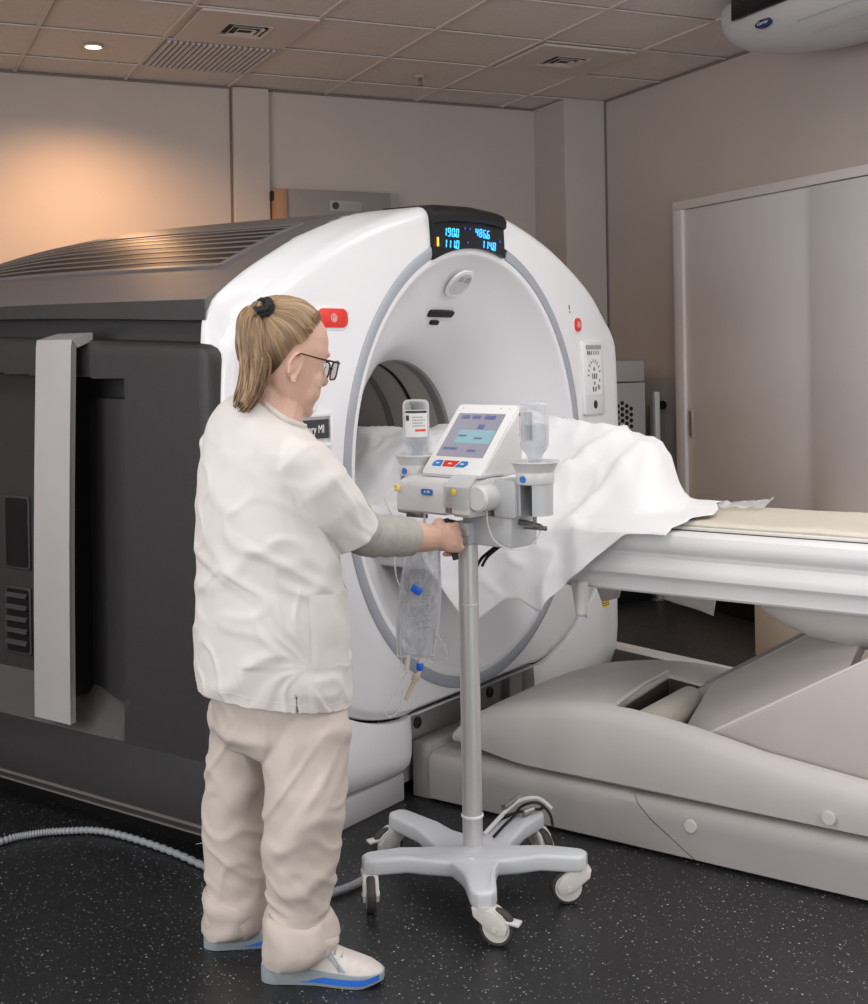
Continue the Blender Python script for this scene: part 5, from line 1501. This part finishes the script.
# ponytail: a bundle of tapering locks
spine = [TP + (HM.to_3x3() @ TIE).normalized() * 0.010, n(257, 311, -0.10), n(251, 320, -0.105), n(252, 342, -0.11), n(255, 363, -0.11), n(252, 385, -0.11), n(244, 402, -0.115), n(238, 411, -0.115)]
wid = [0.010, 0.016, 0.029, 0.034, 0.033, 0.029, 0.024, 0.014]
sp_ = spline(spine, 7); wd = [interp(list(zip([i / (len(wid) - 1) for i in range(len(wid))], wid)), k / (len(sp_) - 1)) for k in range(len(sp_))]
mb = MB(); tones = []
rnd = random.Random(11)
core = [p for p in sp_]
mb.tube(core[2:-6], [w * 0.82 for w in wd[2:-6]], 16)
tones += [(0.35, 0)]
NLK = 130
for k in range(NLK):
    a = 2 * PI * k * 0.618; rr = math.sqrt(rnd.random()) * 0.35 + 0.66
    e0 = rnd.uniform(0.80, 1.0); ph = rnd.uniform(0, 6); path = []; rad = []
    m_ = max(8, int(len(sp_) * e0))
    spread = rnd.uniform(0.85, 1.12)
    for i in range(m_):
        t_ = i / (len(sp_) - 1)
        tn = (sp_[min(i + 1, len(sp_) - 1)] - sp_[max(i - 1, 0)]).normalized()
        s1 = tn.cross(Vector((0, 1, 0))).normalized(); s2 = tn.cross(s1)
        aa = a + 0.5 * sin(t_ * 2 + ph)
        w = wd[i] * rr * (spread if t_ > 0.55 else 1)
        path.append(sp_[i] + s1 * w * cos(aa) + s2 * w * sin(aa) * 0.75 + Vector((0.003 * sin(t_ * 9 + ph), 0, 0)))
        rad.append(0.0042 * (1 - 0.75 * sstep(0.6, 1.0, i / (m_ - 1))) * (0.6 + 0.4 * sstep(0, 0.1, t_)))
    mb.tube(path, rad, 6)
pony = obj('ponytail', mb, M['hair'], P, angle=180)
def pony_tone(co):
    return clamp(0.48 + 0.55 * noise.noise(Vector((co.x * 130, co.y * 130, co.z * 7))) + 0.25 * noise.noise(Vector((co.x * 300, co.y * 300, co.z * 9))))
tone_attr(pony, pony_tone)
# loose wisps at the nape and temple
mb = MB()
for k in range(26):
    x0 = rnd.uniform(-0.072, -0.055); y0 = rnd.uniform(-0.055, 0.02); z0 = rnd.uniform(-0.07, -0.03)
    a_ = on_head((x0, y0, z0), 0.006); b_ = on_head((x0 * 1.05, y0 * 0.9, z0 + 0.045), 0.012)
    mb.tube([a_ - UP * 0.012 * rnd.random(), a_.lerp(b_, 0.5) + Vector((0.002, -0.003, 0)), b_], [0.0008, 0.0016, 0.0016], 5)
wis = obj('loose_hair', mb, M['hair'], P, angle=180); tone_attr(wis, pony_tone)
mb = MB()
for k in range(14):
    k_ = rnd.random(); v = Vector((lerp(0.40, 0.09, k_), -lerp(0.42, 0.76, k_), lerp(0.82, 0.36, k_))).normalized()
    a_ = on_head(v, 0.003); b_ = on_head(v.lerp(TIE, 0.18).normalized(), 0.010)
    mb.tube([a_, a_.lerp(b_, 0.5) + Vector((0, -0.003, 0.002)), b_], [0.0006, 0.0014, 0.0014], 5)
wis = obj('loose_hair', mb, M['hair'], P, angle=180); tone_attr(wis, pony_tone)

# ---------------------------------------------------------------- spectacles
def hp_(x, y, z): return HM @ Vector((x, y, z))
gl = MB()
for s in (-1, 1):
    o_ = []
    for (u_, v_) in rrect(0, 0, 0.056, 0.042, 0.014, 4): o_.append(hp_(0.116 - 0.012 * abs(u_ + s * 0.033) / 0.06, s * 0.033 + u_, -0.002 + v_))
    gl.tube(o_ + [o_[0], o_[1]], 0.0022, 8)
    gl.tube([hp_(0.104, s * 0.064, 0.013), hp_(0.098, s * 0.075, 0.013), hp_(0.05, s * 0.082, 0.011), hp_(0.0, s * 0.084, 0.012), hp_(-0.018, s * 0.083, 0.0)], [0.0026, 0.0026, 0.0022, 0.002, 0.002], 8)
gl.tube([hp_(0.116, -0.008, 0.004), hp_(0.119, 0, 0.007), hp_(0.116, 0.008, 0.004)], 0.0022, 8)
sg_ = obj('glasses', gl, M['tortoise'], P)
for s in (-1, 1):
    pts_ = [hp_(0.116 - 0.012 * abs(u_ + s * 0.033) / 0.06, s * 0.033 + u_, -0.002 + v_) for u_, v_ in rrect(0, 0, 0.054, 0.040, 0.013, 4)]
    q_ = [p + HF * 0.001 for p in pts_]
    obj('lens', MB().loft([pts_, q_]), M['lens'], sg_)

# ---------------------------------------------------------------- cloth helpers
def wrinkle(me, fn):
    me.update()
    nr = [v.normal.copy() for v in me.vertices]
    for v, nn_ in zip(me.vertices, nr): v.co += nn_ * fn(v.co)
    me.update()


# undersleeve of the reaching arm
def along(t_): return SH.lerp(EL, t_ * 2) if t_ < 0.5 else EL.lerp(WR, (t_ - 0.5) * 2)
path = [along(0.25 + 0.58 * k / 40) for k in range(41)]
rad = [lerp(0.058, 0.0490, k / 40) + 0.0022 * sin(k * 0.95) * (1 - k / 55) + 0.0012 * sin(k * 2.1) for k in range(41)]
rad[-1] = 0.045; rad[-2] = 0.049
mb = MB().tube(path, rad, 24, caps=True)
us_ = obj('undersleeve', mb, M['undersleeve'], P, angle=60)

# trousers
LEGR = [(672, 276, 334), (702, 264, 347), (730, 264, 349), (760, 266, 347.5), (785, 264, 347), (810, 262, 343.5), (840, 263, 340), (865, 266, 337), (885, 268, 335), (900, 268, 332), (912, 266, 330), (922, 264, 333), (935, 263, 338), (946, 263, 336), (954, 264, 328)]
LEGL = [(672, 222, 280), (702, 209, 290), (723, 211, 288), (742, 209, 282), (760, 206.5, 276), (785, 205, 271), (807, 204.5, 269), (835, 204, 268), (857, 205, 268), (878, 206.5, 269), (890, 206, 270), (900, 203.5, 272), (912, 203, 271), (922, 202.5, 268), (929, 203, 262)]
tr = MB()
for tab, dy in ((LEGR, -0.10), (LEGL, 0.09)):
    rings = []
    for y, l, r in tab[::-1]:
        d2 = dy * lerp(0.55, 1.0, sstep(670, 800, y))
        a_, b_ = n(l, y, d2), n(r, y, d2); c = (a_ + b_) / 2; w = (b_ - a_).length / 2
        rings.append(ell(c, w, w * 0.98 if y < 880 else w * 0.96, Vector((1, 0, 0)), Vector((0, 1, 0)), 28))
    tr.loft(rings)
tr.loft([ell(n(276, y, 0), w * 1.10, w * 0.94, nn=32) for y, w in ((752, 0.070), (742, 0.125), (725, 0.150), (700, 0.160), (670, 0.165), (640, 0.16))])
me_ = fuse(tr, 0.0056, 4, 0.5)
def crease(q, w):
    v = noise.noise(q) / w
    return math.exp(-v * v)
def trouser_w(co):
    p = co
    q1 = Vector((p.x * 5 + p.z * 3.2, p.y * 5, p.z * 6.5 - p.x * 4)); q2 = Vector((p.x * 9 - p.z * 6, p.y * 9, p.z * 10 + p.x * 7))
    d_ = 0.0045 * noise.noise(q1 * 0.8)
    d_ += 0.0075 * crease(q1 * 0.75, 0.17) + 0.0045 * crease(q2 * 0.8 + Vector((4, 0, 0)), 0.16)
    lo = math.exp(-((p.z - 0.20) / 0.06) ** 2); kn = math.exp(-((p.z - 0.43) / 0.12) ** 2)
    d_ += lo * 0.0065 * crease(Vector((p.x * 5, p.y * 5, p.z * 16 + p.x * 9)), 0.2) + kn * 0.006 * crease(Vector((p.x * 4 + 7, p.y * 4, p.z * 10 - p.x * 12)), 0.18)
    # pressed side seam
    return d_ - 0.004
wrinkle(me_, trouser_w)
trs = obj('trousers', me_, M['trouser'], P, angle=180)
# turned-up cuffs
for tab, dy, y0, y1, tl in ((LEGR, -0.10, 912, 957, 0.016), (LEGL, 0.09, 890, 928, 0.010)):
    rings = []
    def lr(y): return (interp([(t[0], t[1]) for t in tab], y), interp([(t[0], t[2]) for t in tab], y))
    K_ = 8
    for k in range(K_ + 1):
        t_ = k / K_; y = lerp(y1, y0, t_); l, r = lr(min(y, tab[-1][0])); a_, b_ = n(l, y, dy), n(r, y, dy); c = (a_ + b_) / 2; w = (b_ - a_).length / 2 + 0.0035 + 0.0012 * sin(k * 1.3)
        ring = []
        for i in range(40):
            th = 2 * PI * i / 40
            fold = 0.0030 * sin(th * 3 + k * 0.3) + 0.006 * noise.noise(Vector((cos(th) * 2, sin(th) * 2, t_ * 2 + dy * 9)))
            p = c + Vector((1, 0, 0)) * (w + fold) * cos(th) + Vector((0, 1, 0)) * (w * 0.98 + fold) * sin(th)
            p.z += tl * cos(th) * -0.2 + 0.010 * sin(th * 2 + 1) * t_ + (0.010 * cos(th) if t_ < 0.5 else 0)
            ring.append(p)
        rings.append(ring)
    inn = [[p.lerp(sum(r_, Vector()) / len(r_), 0.10) for p in r_] for r_ in (rings[0], rings[-1])]
    mb = MB().loft([inn[0]] + rings + [inn[1]], caps=False)
    obj('cuff', mb, M['trouser'], trs, angle=70)

# tunic
TOR = [(390, 242, 274), (396, 227, 281), (404, 218, 289), (413, 212, 296), (424, 208, 305), (436, 204.5, 315), (450, 201, 323), (464, 198.5, 328), (482, 196, 330), (505, 194.5, 333), (530, 194, 338), (556, 194, 343), (580, 193, 346), (605, 192, 348), (630, 191.5, 349.5), (652, 192, 351), (672, 194, 352), (690, 198, 352), (704, 201, 352), (722, 204, 351), (740, 206, 350)]
tu = MB()
rings = []
for y, l, r in TOR[::-1]:
    a_, b_ = n(l, y), n(r, y); c = (a_ + b_) / 2; w = (b_ - a_).length / 2
    b2_ = w / 1.082; ex_ = 2.0 if y > 560 else 2.2
    if y < 400: ring = ell(c, w * 1.0, w * 0.95, nn=36)
    else: ring = ell(c, b2_ * 1.2, b2_, nn=36, ex=ex_)
    rings.append(ring)
tu.loft(rings)
# right sleeve, cut wide
SLV = [(n(288, 452, -0.06), 0.058), (n(302, 464, -0.112), 0.071), (n(317, 482, -0.105), 0.075), (n(332, 503, -0.08), 0.073), (n(344, 520, -0.05), 0.0705), (n(353, 534, -0.03), 0.0685), (n(366, 554, 0.0), 0.067)]
tu.tube([c for c, r in SLV], [r for c, r in SLV], 24)
SL2 = [(n(238, 440, 0.08), 0.060), (n(224, 446, 0.12), 0.066), (n(226, 480, 0.13), 0.068), (n(234, 520, 0.15), 0.064)]
tu.tube([c for c, r in SL2], [r for c, r in SL2], 20)
me_ = fuse(tu, 0.0052, 6, 0.5)
def crease(q, w): 
    v = noise.noise(q) / w
    return math.exp(-v * v)
def tunic_w(co):
    p = co
    u_ = p.dot(RT); f_ = p.dot(FW)
    q1 = Vector((u_ * 4 + p.z * 3.0, f_ * 4 - p.z * 2.0, p.z * 5 - u_ * 3)); q2 = Vector((u_ * 8 - p.z * 5, f_ * 8 + p.z * 4, p.z * 9 + u_ * 5))
    amp = lerp(0.6, 1.0, sstep(1.25, 0.95, p.z))
    d_ = 0.0040 * noise.noise(q1)
    d_ += amp * (0.0060 * crease(q1 * 0.9, 0.16) + 0.0042 * crease(q2 + Vector((9, 0, 0)), 0.15))
    # drag lines from the reaching arm across the back, and round the side vent
    w1 = math.exp(-((p.z - 1.0) / 0.11) ** 2) * sstep(0.1, -0.1, p.y)
    d_ += 0.0075 * w1 * crease(Vector((p.x * 2.0, p.z * 10 + p.x * 5.5, p.y * 2)), 0.16)
    a_ = math.atan2(p.z - 0.745, p.x - 0.05); r_ = math.hypot(p.z - 0.745, p.x - 0.05)
    w2 = math.exp(-((r_ - 0.10) / 0.075) ** 2) * sstep(0.05, -0.06, p.y)
    d_ += 0.0048 * w2 * crease(Vector((a_ * 2.2 + 1.2 * noise.noise(p * 7), r_ * 6.0, 3.3)), 0.17)
    # sleeve: long folds along the upper arm
    w3 = sstep(0.02, 0.08, p.x) * sstep(0.90, 1.0, p.z) * sstep(1.28, 1.2, p.z)
    d_ += 0.0045 * w3 * crease(Vector((p.x * 9 + p.z * 7, p.y * 8, 6.0)), 0.16)
    return d_ - 0.0035
wrinkle(me_, tunic_w)
# cut the hem, the cuff and the side vent clean so that they end as cloth
bm2 = bmesh.new(); bm2.from_mesh(me_)
hA, hB, hC = n(200, 688, 0.0), n(352, 702, 0.0), n(290, 711, -0.17)
hn = (hB - hA).cross(hC - hA).normalized()
if hn.z > 0: hn = -hn
def cut(bm, co, no, sel, kill=True):
    fs = [f for f in bm.faces if sel(f.calc_center_median())]
    gm = list(set(fs) | set(e for f in fs for e in f.edges) | set(v for f in fs for v in f.verts))
    bmesh.ops.bisect_plane(bm, geom=gm, plane_co=co, plane_no=no, dist=1e-5, clear_outer=False)
    if kill: bmesh.ops.delete(bm, geom=[f for f in bm.faces if sel(f.calc_center_median()) and (f.calc_center_median() - co).dot(no) > 0], context='FACES')
cut(bm2, hA, hn, lambda c: c.z < 0.80)
cufc, cufd = n(351, 533, -0.03), Vector((SLV[-2][0] - SLV[-3][0])).normalized()
cut(bm2, cufc, cufd, lambda c: -0.03 < (c - cufc).dot(cufd) < 0.12 and ((c - cufc) - cufd * (c - cufc).dot(cufd)).length < 0.088)
vx = n(299, 700, -0.15)[0]; vz = n(299, 690, -0.15)[2]
vs_ = lambda c: c.y < -0.05 and abs(c.x - vx) < 0.03 and c.z < vz + 0.02
for sgn in (-1, 1): cut(bm2, Vector((vx, 0, vz)), Vector((sgn, 0, 0.06)).normalized(), vs_, False)
bmesh.ops.delete(bm2, geom=[f for f in bm2.faces if vs_(f.calc_center_median()) and abs(f.calc_center_median().x - vx) < -0.06 * (f.calc_center_median().z - vz) + 0.0008 and f.calc_center_median().z < vz], context='FACES')
bm2.to_mesh(me_); bm2.free()
tun = obj('tunic', me_, M['cloth'], P, angle=180)
md = tun.modifiers.new('thickness', 'SOLIDIFY'); md.thickness = 0.0022; md.offset = -1
# stitched hem band, sleeve band, collar and patch pocket
def surf_band(z0, z1, lift, name, m_):
    pass
me_bvh = BVHTree.FromPolygons([v.co.copy() for v in tun.data.vertices], [list(p.vertices) for p in tun.data.polygons])
def snap(p, lift):
    r_ = me_bvh.find_nearest(p); return r_[0] + r_[1] * lift
mb = MB()
ring = []
for k in range(121):
    th = 2 * PI * k / 120; p = n(275, 697); p = Vector((p.x + 0.20 * cos(th), 0.20 * sin(th), 0)); p.z = hA.z - ((p - hA).x * hn.x + (p - hA).y * hn.y) / hn.z + 0.020
    ring.append(snap(p, -0.0002))
mb.tube(ring, 0.0009, 5)
obj('hem_seam', mb, M['cloth'], tun)
col = []
for px_, py_, dy_ in ((244, 390, 0.03), (250, 390, -0.04), (262, 394, -0.085), (271, 400, -0.10), (281, 409, -0.10), (292, 419, -0.09), (301, 430, -0.05)):
    col.append(snap(n(px_, py_, dy_), 0.003))
mb = MB().tube(spline(col, 6), 0.0045, 10, flat=1.6)
obj('collar', mb, M['cloth'], tun)
ps = []
for (px_, py_) in ((311, 592), (345, 588), (347, 662), (341, 668), (311, 664)): ps.append((px_, py_))
rows_ = []
for i in range(13):
    row = []
    for j in range(11):
        s_, t_ = j / 10, i / 12
        px_ = lerp(lerp(306, 349, s_), lerp(307, 349, s_), t_); py_ = lerp(594, 668, t_)
        row.append(snap(n(px_, py_, -0.16 + 0.10 * s_ ** 2), 0.0035 if 0 < i < 12 and 0 < j < 10 else 0.0005))
    rows_.append(row)
obj('patch_pocket', MB().grid(rows_, True), M['cloth'], tun, angle=180)

# ---------------------------------------------------------------- shoes
def shoe(hx, hy, tx, ty, side):
    hl = Vector((hx, hy, 0)); d_ = Vector((tx - hx, ty - hy, 0)); L = d_.length; d_.normalize(); s_ = Vector((-d_.y, d_.x, 0))
    SB = Matrix((d_, s_, UP)).transposed().to_4x4(); SB.translation = hl
    W = [(0.0, 0.014), (0.03, 0.026), (0.10, 0.034), (0.25, 0.034), (0.45, 0.035), (0.55, 0.0395), (0.62, 0.043), (0.69, 0.0455), (0.76, 0.046), (0.82, 0.0445), (0.87, 0.0405), (0.91, 0.0355), (0.95, 0.028), (0.98, 0.019), (1.0, 0.009)]
    HT_ = [(0.0, 0.060), (0.04, 0.082), (0.12, 0.092), (0.28, 0.096), (0.42, 0.098), (0.52, 0.088), (0.64, 0.070), (0.78, 0.056), (0.90, 0.046), (0.97, 0.036), (1.0, 0.028)]
    def outl(grow, k0=0.0, k1=1.0, nn=44):
        ts = [lerp(k0, k1, i / nn) for i in range(nn + 1)]
        off = lambda t_: -0.006 * sin(t_ * PI) * side
        return [(t_ * L, interp(W, t_) + grow + off(t_)) for t_ in ts] + [(t_ * L, -interp(W, t_) - grow + off(t_)) for t_ in ts[::-1]]
    rings = []
    for t_ in [0.005, 0.02, 0.05, 0.10, 0.18, 0.27, 0.36, 0.45, 0.53, 0.60, 0.68, 0.76, 0.84, 0.90, 0.95, 0.98, 0.995]:
        w = interp(W, t_) - 0.001; h = interp(HT_, t_); o_ = -0.006 * sin(t_ * PI) * side; ring = []
        for k in range(20):
            a = PI * k / 19; ring.append(SB @ Vector((t_ * L, o_ + w * math.copysign(abs(cos(a)) ** 0.75, cos(a)), 0.018 + (h - 0.018) * sin(a) ** 0.8)))
        rings.append(ring)
    sh = obj('shoe', MB().loft(rings), M['shoe'], P, angle=50)
    mb = MB()
    for (g0, z0, g1, z1) in ((0.000, 0.0, 0.004, 0.012),):
        a_, b_ = outl(0.001), outl(0.005)
        mb.loft([[SB @ Vector((x, y, 0.001 + 0.010 * sstep(0.80, 1.0, x / L))) for x, y in a_], [SB @ Vector((x, y, 0.018 + 0.008 * sstep(0.85, 1, x / L))) for x, y in b_], [SB @ Vector((x, y, 0.028 + 0.014 * (1 - x / L))) for x, y in outl(0.003)]])
    so_ = obj('sole', mb, M['shoe_grey'], sh, angle=55)
    mb = MB()
    a_ = [t_ for t_ in [0.34 + 0.635 * i / 40 for i in range(41)]]
    for sd in (-1, 1):
        r0 = []; r1 = []
        for t_ in a_:
            y = sd * (interp(W, t_) + 0.0062) - 0.006 * sin(t_ * PI) * side
            k = sstep(0.36, 0.55, t_)
            r0.append(SB @ Vector((t_ * L, y, 0.010 + 0.008 * sstep(0.8, 1, t_)))); r1.append(SB @ Vector((t_ * L, y - sd * 0.001, 0.012 + 0.012 * k + 0.006 * sstep(0.85, 1, t_))))
        mb.grid([r0, r1], sd > 0)
    obj('midsole', mb, M['shoe_blue'], sh)
    mb = MB()
    for t0, t1, dz_ in ((0.52, 0.66, 0.0), (0.56, 0.70, 0.0)):
        pts_ = []
        for i in range(7):
            k = i / 6; t_ = lerp(t0, t1, k); a = lerp(0.30, 1.15, 1 - k)
            w = interp(W, t_); h = interp(HT_, t_)
            pts_.append(SB @ Vector((t_ * L, -(w + 0.0005) * abs(cos(a)) ** 0.75 - 0.006 * sin(t_ * PI) * side, 0.018 + (h - 0.017) * sin(a) ** 0.8)))
        mb.tube(pts_, 0.0020, 6)
    pts_ = []
    for i in range(7):
        k = i / 6; t_ = lerp(0.70, 0.50, k); a = lerp(0.35, 0.9, k); w = interp(W, t_); h = interp(HT_, t_)
        pts_.append(SB @ Vector((t_ * L, -(w + 0.0005) * abs(cos(a)) ** 0.75 - 0.006 * sin(t_ * PI) * side, 0.018 + (h - 0.017) * sin(a) ** 0.8)))
    mb.tube(pts_, 0.0020, 6)
    obj('shoe_stripe', mb, M['shoe_grey'], sh)
    mb = MB()
    for i in range(4):
        t_ = 0.50 + 0.055 * i; h = interp(HT_, t_)
        mb.tube([SB @ Vector((t_ * L, y, h - 0.002 - 6 * y * y)) for y in (-0.020, -0.01, 0, 0.01, 0.020)], 0.0024, 6)
    obj('laces', mb, M['print_grey'], sh)


h1, t1 = n(263, 972, -0.105), n(384, 974, -0.135)
shoe(h1.x, h1.y, t1.x, t1.y, -1)
h2, t2 = n(204, 938, 0.062), n(322, 940, 0.100)
shoe(h2.x, h2.y, t2.x, t2.y, 1)

# the grip she holds belongs to the cart: a short rod on a stub from the pole bracket
toC = FC.inverted() @ FN
g0, g1 = toC @ (GRIP - _th * 0.050), toC @ (GRIP + _th * 0.062)
mb = MB().tube([g0, g0.lerp(g1, 0.5), g1], 0.0085, 14)
st_ = toC @ (GRIP + _th * 0.056)
mb.tube([st_, st_.lerp(Vector((0, -0.02, 0.99)), 0.5), Vector((0, -0.02, 0.985))], 0.0075, 10)
obj('grip_rod', mb, M['print_dark'], K)
# ================================================================== LIGHT AND CAMERA
def area(name, loc, size, power, color=(1, 0.97, 0.93), rot=(0, 0, 0)):
    l = bpy.data.lights.new(name, 'AREA'); l.shape = 'RECTANGLE'; l.size, l.size_y = size; l.energy = power; l.color = color
    o = bpy.data.objects.new(name, l); COL.objects.link(o); o.location = loc; o.rotation_euler = rot; return o


area('added_fill_light', (2.0, -2.45, 1.5), (4.0, 1.7), 76, (0.96, 0.98, 1.0), (R(90), 0, 0))  # no window here: unseen soft fill added behind the camera for the walls
area('added_fill_light', (-3.05, 1.2, 1.75), (1.6, 4.2), 118, (0.97, 0.985, 1.0), (0, R(-90), 0))  # second added fill, brightens the right wall, closet and ceiling
for x, y, p_ in ((3.5, 1.6, 34), (3.2, 3.2, 13), (1.5, 2.4, 14), (-0.6, 2.2, 16), (-1.6, 3.4, 22), (2.4, 0.4, 12), (0.2, 0.2, 12)):
    area('ceiling_panel_fill', (x, y, 3.02), (1.2, 0.6), p_, (1, 0.985, 0.965))  # unseen overhead panels; some added only to fill the closet and left side
sp = bpy.data.lights.new('downlight_beam', 'SPOT'); sp.energy = 130; sp.color = (1.0, 0.55, 0.27); sp.spot_size = R(150); sp.spot_blend = 1.0; sp.shadow_soft_size = 0.03
so = bpy.data.objects.new('downlight_beam', sp); COL.objects.link(so); so.location = (1.097, 6.50, 3.015)

w = bpy.data.worlds.new('room_air'); SC.world = w; w.use_nodes = True
w.node_tree.nodes['Background'].inputs[0].default_value = (0.6, 0.62, 0.66, 1); w.node_tree.nodes['Background'].inputs[1].default_value = 0.05

cam = bpy.data.cameras.new('camera'); co = bpy.data.objects.new('camera', cam); COL.objects.link(co)
cam.sensor_fit = 'HORIZONTAL'; cam.sensor_width = 36; cam.lens = 36 * FOCAL / 868
cam.shift_y = -(502 - 354.14) / 868; cam.clip_start = 0.05
co.matrix_world = Matrix.Translation((0, 0, CAM_H)) @ Matrix.Rotation(-YAW, 4, 'Z') @ Matrix.Rotation(PI / 2, 4, 'X') @ Matrix.Rotation(-0.01711, 4, 'Z')
SC.camera = co
SC.view_settings.view_transform = 'Standard'; SC.view_settings.look = 'None'
SC.view_settings.gamma = 1; SC.view_settings.use_curve_mapping = False; SC.view_settings.exposure = 0.0
SC.cycles.use_denoising = True
SC.cycles.max_bounces = 8; SC.cycles.transparent_max_bounces = 24
